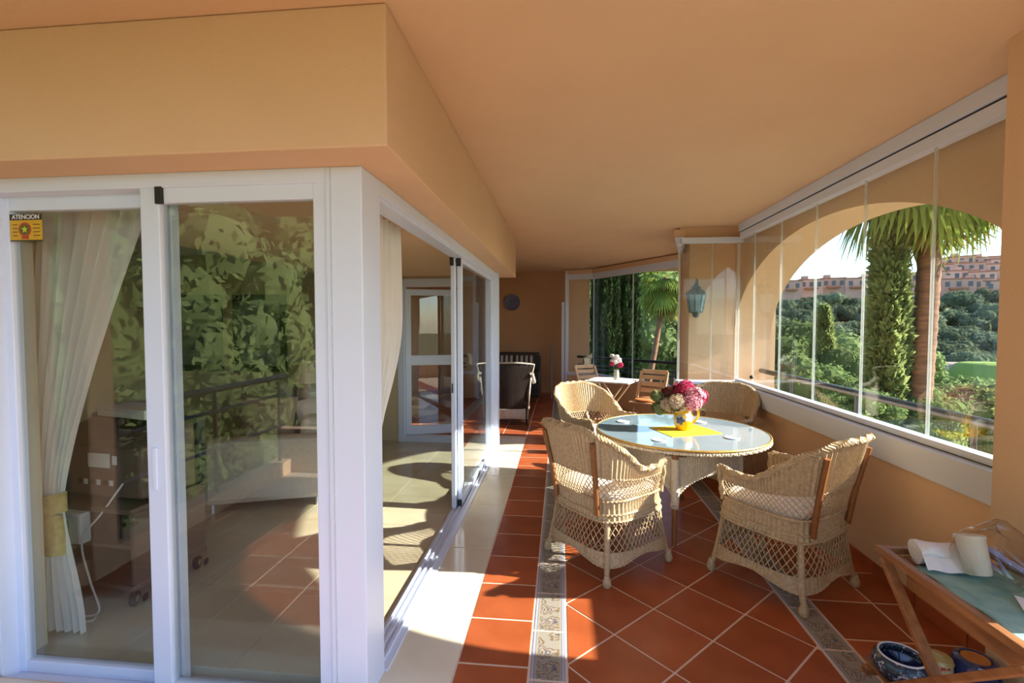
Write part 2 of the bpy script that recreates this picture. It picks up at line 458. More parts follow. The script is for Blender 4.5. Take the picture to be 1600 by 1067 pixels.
    def build(s, name, material, parent=None, smooth=False, bev=0, loc=None, kind=None):
        return obj(name, s.mesh(name, material, smooth), parent, bev, loc, kind)

def obj(name, me, parent=None, bev=0, loc=None, kind=None):
    o = bpy.data.objects.new(name, me)
    C.objects.link(o)
    if parent: o.parent = parent
    if loc: o.location = loc
    if bev:
        b = o.modifiers.new('bevel', 'BEVEL'); b.width = bev; b.segments = 2; b.limit_method = 'ANGLE'; b.angle_limit = R(40)
    if kind: o['kind'] = kind
    return o

def tag(o, label, cat, group=None):
    o['label'] = label; o['category'] = cat
    if group: o['group'] = group
    return o

def thing(name, label, cat, loc=(0, 0, 0), rz=0.0, group=None):
    o = bpy.data.objects.new(name, None)
    o.empty_display_size = 0.1
    C.objects.link(o)
    o.location = loc; o.rotation_euler = (0, 0, rz)
    return tag(o, label, cat, group)

def struct(name, label=None):
    o = bpy.data.objects.new(name, None); C.objects.link(o); o['kind'] = 'structure'
    o.empty_display_size = 0.1
    if label: o['label'] = label
    return o

def copy_tree(root, label=None):
    r = root.copy(); C.objects.link(r)
    if label: r['label'] = label
    for ch in list(root.children):
        c = ch.copy(); C.objects.link(c); c.parent = r
        for g in list(ch.children):
            d = g.copy(); C.objects.link(d); d.parent = c
    return r

def sbox(name, material, dims, parent=None, label=None, bev=0):
    o = MB().box(*dims).build(name, material, parent, bev=bev)
    if not parent: o['kind'] = 'structure'
    if label: o['label'] = label
    return o

def quads(name, Q, material):
    """mesh of many quads from an (n,4,3) array"""
    n = len(Q)
    me = bpy.data.meshes.new(name)
    me.vertices.add(n * 4); me.vertices.foreach_set('co', np.asarray(Q, dtype=np.float32).ravel())
    me.loops.add(n * 4); me.loops.foreach_set('vertex_index', np.arange(n * 4, dtype=np.int32))
    me.polygons.add(n); me.polygons.foreach_set('loop_start', np.arange(0, n * 4, 4, dtype=np.int32))
    me.update(calc_edges=True)
    me.materials.append(MT[material] if isinstance(material, str) else material)
    return me

def smooth01(x):
    x = max(0.0, min(1.0, x)); return x * x * (3 - 2 * x)

# ------------------------------------------------------------------ the shell
CEIL = 2.65
XW = 1.94            # inner face of the low wall under the glazing
XG = 2.0             # glazing plane
XA0, XA1 = 2.08, 2.50   # arch wall
# ceiling
sbox('ceiling', 'stucco', (-3.0, 2.6, -1.0, 10.3, CEIL, CEIL + 0.2), label='smooth apricot plaster ceiling over the terrace')
# soffit box over the doors
so = struct('trim_1', 'deep apricot boxed soffit above the sliding doors')
MB().box(-3.0, -0.60, 1.61, 6.35, 2.165, CEIL - 0.002).build('soffit_box', 'stucco', so, bev=0.006)
# floor slab
fl = struct('floor', 'terracotta tiled terrace floor with printed border strips')
for q in ((-2.9, 2.5, -1.1, 1.785), (-0.925, 2.5, 1.785, 10.3), (-2.9, -0.925, 6.05, 10.3)):
    MB().box(*q, -0.25, -0.002).build('grout_bed', 'grout', fl)
G = 0.0055
T = 0.336
def poly_clip(poly, ax, lim, keep_less):
    out = []
    for i in range(len(poly)):
        a = poly[i]; b = poly[(i + 1) % len(poly)]
        ina = (a[ax] <= lim) if keep_less else (a[ax] >= lim)
        inb = (b[ax] <= lim) if keep_less else (b[ax] >= lim)
        if ina: out.append(a)
        if ina != inb:
            t = (lim - a[ax]) / (b[ax] - a[ax])
            out.append((a[0] + t * (b[0] - a[0]), a[1] + t * (b[1] - a[1])))
    return out
def area(p): return 0.5 * sum(p[i][0] * p[(i + 1) % len(p)][1] - p[(i + 1) % len(p)][0] * p[i][1] for i in range(len(p)))
tile_cache = {}
def tile(name, material, x0, x1, y0, y1, parent, th=0.012):
    w = round(x1 - x0 - 2 * G, 4); d = round(y1 - y0 - 2 * G, 4)
    if w <= 0.01 or d <= 0.01: return
    key = (name, material, w, d)
    if key not in tile_cache:
        m = MB(); c = 0.002
        m.add([(-w/2, -d/2, -th), (w/2, -d/2, -th), (w/2, d/2, -th), (-w/2, d/2, -th),
               (-w/2, -d/2, -c), (w/2, -d/2, -c), (w/2, d/2, -c), (-w/2, d/2, -c),
               (-w/2+c, -d/2+c, 0), (w/2-c, -d/2+c, 0), (w/2-c, d/2-c, 0), (-w/2+c, d/2-c, 0)],
              [(0, 1, 5, 4), (1, 2, 6, 5), (2, 3, 7, 6), (3, 0, 4, 7), (4, 5, 9, 8), (5, 6, 10, 9), (6, 7, 11, 10), (7, 4, 8, 11), (8, 9, 10, 11), (3, 2, 1, 0)])
        tile_cache[key] = m.mesh(name, material)
    o = obj(name, tile_cache[key], parent, loc=((x0 + x1) / 2, (y0 + y1) / 2, 0))
    return o
Y0T = 2.076 - T * 2
# straight column beside the marble
y = Y0T
while y < 10.1:
    tile('terracotta_tile', 'terracotta', -0.465, -0.135, y, min(y + T, 10.1), fl); y += T
# far area behind the living room
y = Y0T + T * 15
while y < 10.1:
    x = -0.465
    while x > -2.2:
        tile('terracotta_tile', 'terracotta', x - T, x, y, min(y + T, 10.1), fl); x -= T
    y += T
# terrace in front of the left doors
y = Y0T
while y > -0.2:
    x = -0.135
    while x > -2.75:
        tile('terracotta_tile', 'terracotta', max(x - T, -2.8), x, y - T, y, fl); x -= T
    y -= T
# border strips
y = 2.005 - 0.335 * 2
while y < 10.1:
    tile('border_tile', 'border', -0.135, 0.033, y, min(y + 0.335, 10.1), fl); y += 0.335
y = 2.005 - 0.335 * 2
while y < 5.5:
    tile('border_tile', 'border', 1.24, 1.395, y, min(y + 0.335, 5.6), fl)
    y += 0.335
# straight tiles on the right
y = 2.09 - 0.335 * 2
while y < 5.5:
    tile('terracotta_tile', 'terracotta', 1.395, 1.725, y, min(y + T, 5.6), fl)
    tile('terracotta_tile', 'terracotta', 1.725, XW, y, min(y + T, 5.6), fl); y += T
# diagonal field
hd = T * math.sqrt(2) / 2
hg = hd - G * math.sqrt(2)
diag_full = None
for j in range(-4, 40):
    for i in range(-1, 8):
        cx = 0.035 + hd * i; cy = 2.109 + hd * (j + 0.0)
        if (i + j) % 2 == 0: continue
        poly = [(cx + hg, cy), (cx, cy + hg), (cx - hg, cy), (cx, cy - hg)]
        n0 = area(poly)
        p2 = poly
        for ax, lim, less in ((0, 0.035 + G, False), (0, 1.24 - G if cy < 5.55 else 2.0, True), (1, 1.3, False), (1, 10.1, True)):
            if p2: p2 = poly_clip(p2, ax, lim, less)
        if len(p2) < 3 or area(p2) < 0.002: continue
        if cx / 2.0 + 0 > 1 and cy > 8.5: continue
        if area(p2) > n0 * 0.999:
            if diag_full is None:
                diag_full = MB().prism([(hg, 0), (0, hg), (-hg, 0), (0, -hg)], -0.012, 0).mesh('terracotta_tile', 'terracotta')
            obj('terracotta_tile', diag_full, fl, loc=(cx, cy, 0))
        else:
            MB().prism([(a - cx, b - cy) for a, b in p2], -0.012, 0).build('terracotta_tile', 'terracotta', fl, loc=(cx, cy, 0))
# marble threshold
y = 1.61
while y < 6.3:
    tile('marble_slab', 'marble', -0.80, -0.465, y, min(y + 0.78, 6.32), fl); y += 0.78
x = -2.45
while x < -0.85:
    tile('marble_slab', 'marble', x, min(x + 0.6, -0.925 if x > -1.5 else -0.80), 1.61, 1.785, fl); x += 0.6
# inner floor
fi = struct('floor_living_room', 'polished beige marble floor of the living room')
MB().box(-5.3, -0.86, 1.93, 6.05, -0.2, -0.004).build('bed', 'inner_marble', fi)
G = 0.0012
for i in range(8):
    for j in range(7):
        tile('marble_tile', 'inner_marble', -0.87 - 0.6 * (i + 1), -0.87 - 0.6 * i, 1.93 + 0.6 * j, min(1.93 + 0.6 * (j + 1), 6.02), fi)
G = 0.0055

# right hand low wall, skirting, pillar, arch wall
sbox('wall_right_parapet', 'stucco', (XW, XA0, 2.06, 5.75, -0.1, 0.74), label='low apricot wall under the right hand glazing')
sk = struct('baseboard_right', 'terracotta skirting tiles along the right wall')
y = 2.07
while y < 5.5:
    MB().box(XW - 0.012, XW, y + 0.003, y + T - 0.003, 0.0, 0.075).build('skirting_tile', 'terracotta', sk, bev=0.002); y += T
sbox('wall_right_pillar', 'stucco', (1.72, XA1, 1.50, 2.06, -0.1, CEIL), label='apricot pillar at the right edge')
def arch_wall(name, yc, a, y0, y1, spring=1.36, b=1.04, zb=0.45, label=None):
    m = MB()
    n = 48
    arc = [(yc - a * math.cos(math.pi * k / n), spring + b * math.sin(math.pi * k / n)) for k in range(n + 1)]
    low = [(yc - a, zb)] + arc + [(yc + a, zb)]
    for X in (XA0, XA1):
        v = []
        f = []
        for (yy, zz) in low: v.append((X, yy, zz))
        top = []
        for (yy, zz) in low: v.append((X, yy, CEIL + 0.05))
        k = len(low)
        for i in range(1, k - 2):
            q = (i, i + 1, k + i + 1, k + i)
            f.append(q if X == XA1 else q[::-1])
        v += [(X, y0, zb), (X, y0, CEIL + .05), (X, yc - a, CEIL + .05), (X, yc + a, CEIL + .05), (X, y1, zb), (X, y1, CEIL + .05)]
        o_ = 2 * k
        q = (o_, 0, o_ + 2, o_ + 1); f.append(q if X == XA1 else q[::-1])
        q = (k - 1, o_ + 4, o_ + 5, o_ + 3); f.append(q if X == XA1 else q[::-1])
        m.add(v, f)
    v = []
    for (yy, zz) in low: v += [(XA0, yy, zz), (XA1, yy, zz)]
    f = [(2 * i, 2 * i + 1, 2 * i + 3, 2 * i + 2) for i in range(len(low) - 1)]
    m.add(v, f)
    for yy in (y0, y1):
        m.add([(XA0, yy, zb), (XA1, yy, zb), (XA1, yy, CEIL + .05), (XA0, yy, CEIL + .05)], [(0, 1, 2, 3)])
    m.box(XA0, XA1, y0, y1, -0.2, zb)
    o = m.build(name, 'stucco'); o['kind'] = 'structure'
    if label: o['label'] = label
    return o
arch_wall('wall_right', 4.015, 1.935, 2.0, 5.955, label='thick apricot wall with a wide arch outside the glazing')
arch_wall('wall_right_near', 0.30, 1.22, -1.0, 1.7, label='second arched wall behind the viewer')
sbox('wall_corner_pillar', 'stucco', (1.55, XA1, 5.955, 6.47, -0.2, CEIL), label='apricot corner pillar carrying the lantern')
sbox('wall_sun_block', 'stucco', (3.0, 3.14, 7.32, 10.25, -3, 4.6), label='plain apricot wall added out of view to block the sun')  # added, unseen wall that keeps the sun off the far terrace
# return under the cross pane and far parapet
sbox('wall_return', 'stucco', (1.34, XW + 0.1, 5.58, 5.70, -0.1, 0.86), label='low apricot wall below the cross pane')
def wall_line(name, a, b, t, z0, z1, material='stucco', label=None, parent=None):
    m = MB().beam((a[0], a[1], (z0 + z1) / 2), (b[0], b[1], (z0 + z1) / 2), t, z1 - z0)
    o = m.build(name, material, parent)
    if not parent:
        o['kind'] = 'structure'
        if label: o['label'] = label
    return o
FW = [(1.36, 5.66), (1.90, 7.62), (0.66, 9.62), (0.14, 9.80)]
for i in range(3):
    wall_line('wall_far_parapet', FW[i], FW[i + 1], 0.12, -0.1, 0.50, label='low apricot wall below the far glazing')
sbox('wall_back', 'ochre', (-3.0, 0.12, 10.1, 10.3, -0.1, CEIL), label='end wall of the terrace, its shade put into the stucco colour')
sbox('wall_far_pillar', 'stucco', (0.0, 0.62, 10.3, 10.7, -3, 3.2), label='apricot pillar outside the far glazing')
sbox('baseboard_back', 'terracotta', (-3.0, 0.1, 10.085, 10.1, 0, 0.08), label='terracotta skirting along the end wall')
sbox('wall_far_left', 'ochre', (-3.0, -2.88, 6.1, 10.1, -0.1, CEIL), label='side wall of the far terrace in the shade-darkened stucco')
# left end
sbox('wall_left', 'stucco', (-3.0, -2.53, 1.66, 1.93, -0.1, 2.16), label='apricot wall strip left of the sliding doors')
sbox('baseboard_left', 'terracotta', (-2.95, -2.53, 1.648, 1.66, 0, 0.085), label='terracotta skirting at the lower left')
sbox('wall_left_column', 'stucco', (-2.92, -2.78, 1.10, 1.26, -0.1, CEIL), label='slim apricot column beside the left railing')
sbox('wall_left_kerb', 'stucco', (-2.95, -2.80, -1.0, 1.65, -0.2, 0.14), label='low apricot kerb under the left railing')
sbox('wall_behind', 'stucco', (-2.95, 2.5, -1.12, -1.0, -0.2, 0.45), label='low apricot wall behind the viewer')
# living room shell
sbox('ceiling_living_room', 'inner_ceiling', (-5.4, -0.86, 1.93, 6.2, 2.48, 2.56), label='white living room ceiling')
sbox('wall_living_left', 'inner_wall', (-5.4, -5.3, 1.8, 6.2, -0.1, 2.5), label='cream left wall of the living room')
sbox('wall_living_front', 'inner_wall', (-5.4, -2.47, 1.935, 2.0, -0.1, 2.5), label='cream front wall of the living room')
sbox('wall_living_lintel', 'inner_wall', (-2.47, -0.86, 1.94, 1.99, 2.17, 2.5), label='cream lintel inside the sliding doors')
sbox('wall_living_side_lintel', 'inner_wall', (-0.92, -0.86, 1.95, 6.0, 2.17, 2.5), label='cream lintel inside the side doors')
w = struct('wall_living_back', 'cream back wall of the living room')
MB().box(-5.4, -2.12, 6.02, 6.14, -0.1, 2.5).build('wall_panel', 'inner_wall', w)
MB().box(-2.12, -0.86, 6.02, 6.14, 2.13, 2.5).build('lintel', 'inner_wall', w)

# ------------------------------------------------------------------ doors and glazing
# left sliding doors, plane Y=1.85
d1 = struct('door_1', 'white framed sliding glass doors on the left')
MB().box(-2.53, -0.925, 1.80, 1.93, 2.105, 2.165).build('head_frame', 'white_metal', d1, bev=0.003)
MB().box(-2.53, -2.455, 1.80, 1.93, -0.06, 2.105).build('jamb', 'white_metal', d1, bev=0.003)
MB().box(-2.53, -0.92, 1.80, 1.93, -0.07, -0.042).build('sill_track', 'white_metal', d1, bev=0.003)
def sash(parent, x0, x1, y, z0, z1, st, top, bot, name='sliding_sash'):
    """a framed glass leaf in an X-Z plane; st = widths of the two stiles"""
    s = bpy.data.objects.new(name, None); C.objects.link(s); s.parent = parent; s.empty_display_size = .1
    t = 0.022
    MB().box(x0, x0 + st[0], y - t, y + t, z0, z1).build('stile', 'white_metal', s, bev=0.004)
    MB().box(x1 - st[1], x1, y - t, y + t, z0, z1).build('stile', 'white_metal', s, bev=0.004)
    MB().box(x0 + st[0], x1 - st[1], y - t + .001, y + t - .001, z1 - top, z1).build('top_rail', 'white_metal', s, bev=0.004)
    MB().box(x0 + st[0], x1 - st[1], y - t + .001, y + t - .001, z0, z0 + bot).build('bottom_rail', 'white_metal', s, bev=0.004)
    MB().box(x0 + st[0] - .005, x1 - st[1] + .005, y - .004, y + .004, z0 + bot - .005, z1 - top + .005).build('pane', 'door_glass', s)
    return s
sash(d1, -2.475, -1.645, 1.89, -0.042, 2.11, (0.055, 0.10), 0.065, 0.055)
sash(d1, -1.73, -0.905, 1.83, -0.042, 2.11, (0.085, 0.075), 0.065, 0.055)
MB().box(-1.655, -1.623, 1.797, 1.812, 2.04, 2.11).build('roller_cap', 'black_plastic', d1, bev=0.003)
MB().box(-1.70, -1.68, 1.799, 1.808, 0.85, 1.03).build('pull_handle', 'white_metal', d1, bev=0.003)
# corner post
cp = struct('trim_2', 'broad white corner post between the sliding doors')
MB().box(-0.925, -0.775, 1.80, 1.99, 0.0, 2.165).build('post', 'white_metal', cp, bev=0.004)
MB().box(-0.905, -0.90, 1.797, 1.80, 0.0, 2.16).build('joint', 'seal', cp)
# side doors, plane X=-0.83
d2 = struct('door_2', 'white framed sliding glass doors along the side, slid open')
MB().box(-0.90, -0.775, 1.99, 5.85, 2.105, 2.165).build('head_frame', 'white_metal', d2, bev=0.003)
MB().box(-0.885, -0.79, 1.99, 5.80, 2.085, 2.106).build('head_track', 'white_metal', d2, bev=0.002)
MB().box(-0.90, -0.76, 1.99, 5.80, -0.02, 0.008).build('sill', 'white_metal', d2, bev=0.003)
for xx in (-0.87, -0.835, -0.80): MB().box(xx - .006, xx + .006, 1.99, 5.75, 0.008, 0.024).build('sill_rail', 'white_metal', d2)
def sash_y(parent, y0, y1, x, z0, z1, st, top, bot, name='sliding_sash'):
    s = bpy.data.objects.new(name, None); C.objects.link(s); s.parent = parent; s.empty_display_size = .1
    t = 0.018
    MB().box(x - t, x + t, y0, y0 + st, z0, z1).build('stile', 'white_metal', s, bev=0.004)
    MB().box(x - t, x + t, y1 - st, y1, z0, z1).build('stile', 'white_metal', s, bev=0.004)
    MB().box(x - t + .001, x + t - .001, y0 + st, y1 - st, z1 - top, z1).build('top_rail', 'white_metal', s, bev=0.004)
    MB().box(x - t + .001, x + t - .001, y0 + st, y1 - st, z0, z0 + bot).build('bottom_rail', 'white_metal', s, bev=0.004)
    MB().box(x - .004, x + .004, y0 + st - .005, y1 - st + .005, z0 + bot - .005, z1 - top + .005).build('pane', 'door_glass', s)
    return s
sash_y(d2, 3.80, 5.62, -0.875, 0.024, 2.105, 0.06, 0.05, 0.05)
sash_y(d2, 3.85, 5.66, -0.832, 0.024, 2.105, 0.06, 0.05, 0.05)
MB().box(-0.895, -0.865, 3.775, 3.80, 2.02, 2.09).build('roller_cap', 'black_plastic', d2, bev=0.003)
MB().box(-0.85, -0.815, 3.825, 3.85, 2.02, 2.09).build('roller_cap', 'black_plastic', d2, bev=0.003)
MB().box(-0.885, -0.875, 3.788, 3.80, 0.98, 1.06).build('latch', 'black_plastic', d2, bev=0.003)
MB().box(-0.85, -0.815, 3.83, 3.85, 0.03, 0.08).build('roller_cap', 'black_plastic', d2, bev=0.003)
MB().box(-0.90, -0.755, 5.66, 5.82, 0.0, 2.165).build('end_post', 'white_metal', d2, bev=0.004)
# door at the back of the living room, leaf ajar
d3 = struct('door_3', 'white framed glazed door at the back of the living room, ajar')
MB().box(-2.12, -2.03, 6.0, 6.12, 0.0, 2.13).build('jamb', 'white_metal', d3, bev=0.003)
MB().box(-0.96, -0.87, 6.0, 6.12, 0.0, 2.13).build('jamb', 'white_metal', d3, bev=0.003)
MB().box(-2.03, -0.96, 6.0, 6.12, 2.03, 2.13).build('head', 'white_metal', d3, bev=0.003)
MB().box(-2.12, -0.87, 5.99, 6.12, 0.0, 0.07).build('sill', 'white_metal', d3, bev=0.003)
leaf = bpy.data.objects.new('door_leaf', None); C.objects.link(leaf); leaf.parent = d3; leaf.location = (-2.03, 6.06, 0); leaf.rotation_euler = (0, 0, R(16)); leaf.empty_display_size = .1
for q in ((0, .07, .08, 2.0), (.66, .73, .08, 2.0)): MB().box(q[0], q[1], -.02, .02, q[2], q[3]).build('stile', 'white_metal', leaf, bev=.003)
for q in ((1.92, 2.0), (1.0, 1.13), (.08, .20)): MB().box(.07, .66, -.019, .019, *q).build('rail', 'white_metal', leaf, bev=.003)
for q in ((1.13, 1.92), (.20, 1.0)): MB().box(.065, .665, -.004, .004, *q).build('pane', 'door_glass', leaf)
for z in (1.03, 1.10): MB().ball((.70, -.03, z), .014, .014, .014, 8, 6).build('door_knob', 'rail_metal', leaf, True)

# right frameless glazing
w1 = struct('window_1', 'frameless folding glass curtain along the right side')
MB().box(XG - 0.05, XG + 0.05, 2.06, 5.50, 2.565, CEIL - 0.001).build('top_track', 'white_metal', w1, bev=0.003)
MB().box(XG - 0.035, XG + 0.035, 2.06, 5.50, 2.49, 2.555).build('pane_clamp', 'white_metal', w1, bev=0.003)
MB().box(XG - 0.032, XG + 0.032, 2.06, 5.50, 2.555, 2.565).build('track_gap', 'black_plastic', w1)
MB().box(XW - 0.028, XG + 0.05, 2.06, 5.58, 0.735, 0.89).build('sill_panel', 'white_metal', w1, bev=0.004)
MB().box(XG - 0.035, XG + 0.035, 2.06, 5.58, 0.895, 0.93).build('pane_clamp', 'white_metal', w1, bev=0.003)
MB().box(XG - 0.03, XG + 0.03, 2.06, 5.58, 0.889, 0.896).build('track_gap', 'black_plastic', w1)
joints = [2.065, 2.79, 3.377, 3.976, 4.57, 5.163, 5.585]
for a, b in zip(joints[:-1], joints[1:]):
    MB().box(XG - .005, XG + .005, a + .006, b - .006, 0.925, 2.495).build('glass_pane', 'glass', w1)
for yj in joints[1:-1]:
    MB().box(XG - .009, XG + .006, yj - .005, yj + .005, 0.93, 2.49).build('pane_seal', 'seal', w1)
MB().ball((XG - .03, 5.12, 0.995), .02, .02, .02, 8, 6).build('pane_knob', 'black_plastic', w1, True)
# cross pane on the return
w2 = struct('window_2', 'glass pane closing the return above the low wall')
MB().box(1.36, 2.03, 5.56, 5.64, 2.46, 2.52).build('top_track', 'white_metal', w2, bev=.003)
MB().box(1.33, 2.03, 5.53, 5.71, 0.86, 0.895).build('sill', 'white_metal', w2, bev=.004)
MB().box(1.37, 1.70, 5.595, 5.605, 0.895, 2.46).build('glass_pane', 'glass', w2)
MB().box(1.71, 1.97, 5.595, 5.605, 0.895, 2.46).build('glass_pane', 'glass', w2)
MB().box(1.70, 1.71, 5.592, 5.608, 0.895, 2.46).build('pane_seal', 'seal', w2)
MB().box(1.975, 2.005, 5.585, 5.615, 0.895, 2.46).build('corner_seal', 'seal', w2)
MB().box(1.36, 2.10, 5.66, 5.955, 2.52, CEIL + .01).build('bulkhead', 'stucco', w2)
# far glazing
w3 = struct('window_3', 'frameless glass curtain at the far end of the terrace')
def lerp2(a, b, t): return (a[0] + (b[0] - a[0]) * t, a[1] + (b[1] - a[1]) * t)
for i, n in ((0, 2), (1, 2), (2, 1)):
    a, b = FW[i], FW[i + 1]
    MB().beam((a[0], a[1], 2.52), (b[0], b[1], 2.52), 0.09, 0.07).build('top_track', 'white_metal', w3)
    MB().beam((a[0], a[1], 2.465), (b[0], b[1], 2.465), 0.05, 0.05).build('pane_clamp', 'white_metal', w3)
    MB().beam((a[0], a[1], 2.59), (b[0], b[1], 2.59), 0.12, 0.08).build('header', 'stucco', w3)
    MB().beam((a[0], a[1], 0.525), (b[0], b[1], 0.525), 0.14, 0.05).build('sill', 'white_metal', w3)
    for k in range(n):
        p = lerp2(a, b, (k + .015) / n); q = lerp2(a, b, (k + .985) / n)
        MB().beam((p[0], p[1], 1.495), (q[0], q[1], 1.495), 0.01, 1.89).build('glass_pane', 'glass', w3)
        r_ = lerp2(a, b, k / n)
        MB().beam((r_[0], r_[1], 0.55), (r_[0], r_[1], 2.44), 0.022, 0.022, up=(1, 0, 0)).build('pane_seal', 'seal', w3)
MB().box(0.09, 0.16, 9.74, 9.86, 0.0, 2.62).build('end_jamb', 'white_metal', w3, bev=.003)
t5 = sbox('trim_3', 'white_metal', (0.02, 0.075, 9.62, 9.70, 0.0, 1.98), label='white upright door edge beside the end wall', bev=.004)

# railings outside
def railing(name, label, pts, z, zlow, posts, group=None, low=0.0):
    r = thing(name, label, 'railing', group=group)
    for a, b in zip(pts[:-1], pts[1:]):
        MB().tube([(a[0], a[1], z), (b[0], b[1], z)], 0.028, 10).build('handrail', 'black_iron', r, True)
        for zl in zlow:
            MB().tube([(a[0], a[1], zl), (b[0], b[1], zl)], 0.014, 8).build('rail', 'black_iron', r, True)
    for p in posts:
        MB().tube([(p[0], p[1], low), (p[0], p[1], z)], 0.016, 8).build('post', 'black_iron', r, True)
    return r
railing('railing', 'black iron railing in the arch outside the right glazing', [(2.40, 2.0), (2.40, 6.0)], 0.985, [0.80, 0.62], [(2.40, 3.0), (2.40, 4.1), (2.40, 5.2)], low=0.45)
railing('railing', 'black iron railing outside the far glazing', [(0.36, 9.98), (2.22, 8.30)], 0.86, [0.70, 0.62], [(0.48, 9.87), (1.28, 9.15), (2.1, 8.4)], low=-0.2)
railing('railing', 'black railing along the left side of the terrace', [(-2.87, -1.0), (-2.87, 1.10)], 1.0, [0.82, 0.5], [(-2.87, -0.9), (-2.87, 0.0), (-2.87, 1.0)], low=0.14)

# ------------------------------------------------------------------ wicker chairs
CA, CB, CN = 0.275, 0.265, 4.2
def ring(th, z):
    c, s = math.cos(th), math.sin(th)
    r = (abs(c / CA) ** CN + abs(s / CB) ** CN) ** (-1 / CN)
    back = max(0.0, -s) ** 2
    if z >= 0.45: off = (z - 0.45) * (0.12 + 0.16 * back)
    else: off = (0.45 - z) * 0.13
    return r, off, c, s
def cpt(th, z, extra=0.0):
    r, off, c, s = ring(th, z)
    # outward offset along the plan normal, approximated by the superellipse gradient
    gx = math.copysign(abs(c) ** 2.2, c); gy = math.copysign(abs(s) ** 2.2, s)
    l = math.hypot(gx, gy) or 1
    return Vector((r * c + gx / l * (off + extra), r * s + gy / l * (off + extra), z))
TH = lambda u: R(-90 + u * 131)
def rimz(u):
    a = abs(u)
    return 0.658 + 0.272 * (1 - smooth01((a - 0.16) / 0.56)) + 0.012 * smooth01((a - .8) / .2)
def lowz(u): return 0.60 + 0.045 * (1 - smooth01((abs(u) - .2) / .5))
def ribbed(m, thf, z0f, z1f, n, rows, amp, thick, closed=False):
    """a sheet of upright strands, both faces"""
    for sgn in (1, -1):
        def fn(s, t, sgn=sgn):
            k = s * n * 4 if closed else s * (n * 4)
            ph = math.sin(math.pi / 2 * k)
            z = z0f(s) + (z1f(s) - z0f(s)) * t
            return cpt(thf(s), z, sgn * thick + amp * ph * 1.0)
        m.grid(fn, n * 4 + (0 if closed else 1), rows, closed)
    return m
def lattice(m, thf, z0f, z1f, n, shift, r=0.0028, segs=5, closed=False):
    for d in (1, -1):
        for k in range(n + (0 if closed else 1)):
            pts = []
            for j in range(segs + 1):
                t = j / segs
                s = k / n + d * shift * (t - .5)
                if not closed and (s < -.002 or s > 1.002): continue
                pts.append(cpt(thf(s), z0f(s) + (z1f(s) - z0f(s)) * t, d * 0.002))
            if len(pts) > 1: m.tube(pts, r, 4, caps=False)
    return m
def rope(m, path, R0, r, turns, n=3, closed=False, sub=6):
    L_ = len(path)
    for k in range(n):
        pts = []
        for i, p in enumerate(path):
            a = 2 * math.pi * (turns * i / (L_ if closed else L_ - 1) + k / n)
            q = path[(i + 1) % L_] if (closed or i < L_ - 1) else p
            o_ = path[i - 1] if (closed or i > 0) else p
            t = (q - o_).normalized()
            n1 = t.cross(Vector((0, 0, 1)))
            if n1.length < .1: n1 = t.cross(Vector((1, 0, 0)))
            n1.normalize(); n2 = t.cross(n1)
            pts.append(p + (n1 * math.cos(a) + n2 * math.sin(a)) * R0)
        m.tube(pts, r, sub, closed)
    return m
U = lambda s: TH(-1 + 2 * s)
FULL = lambda s: 2 * math.pi * s
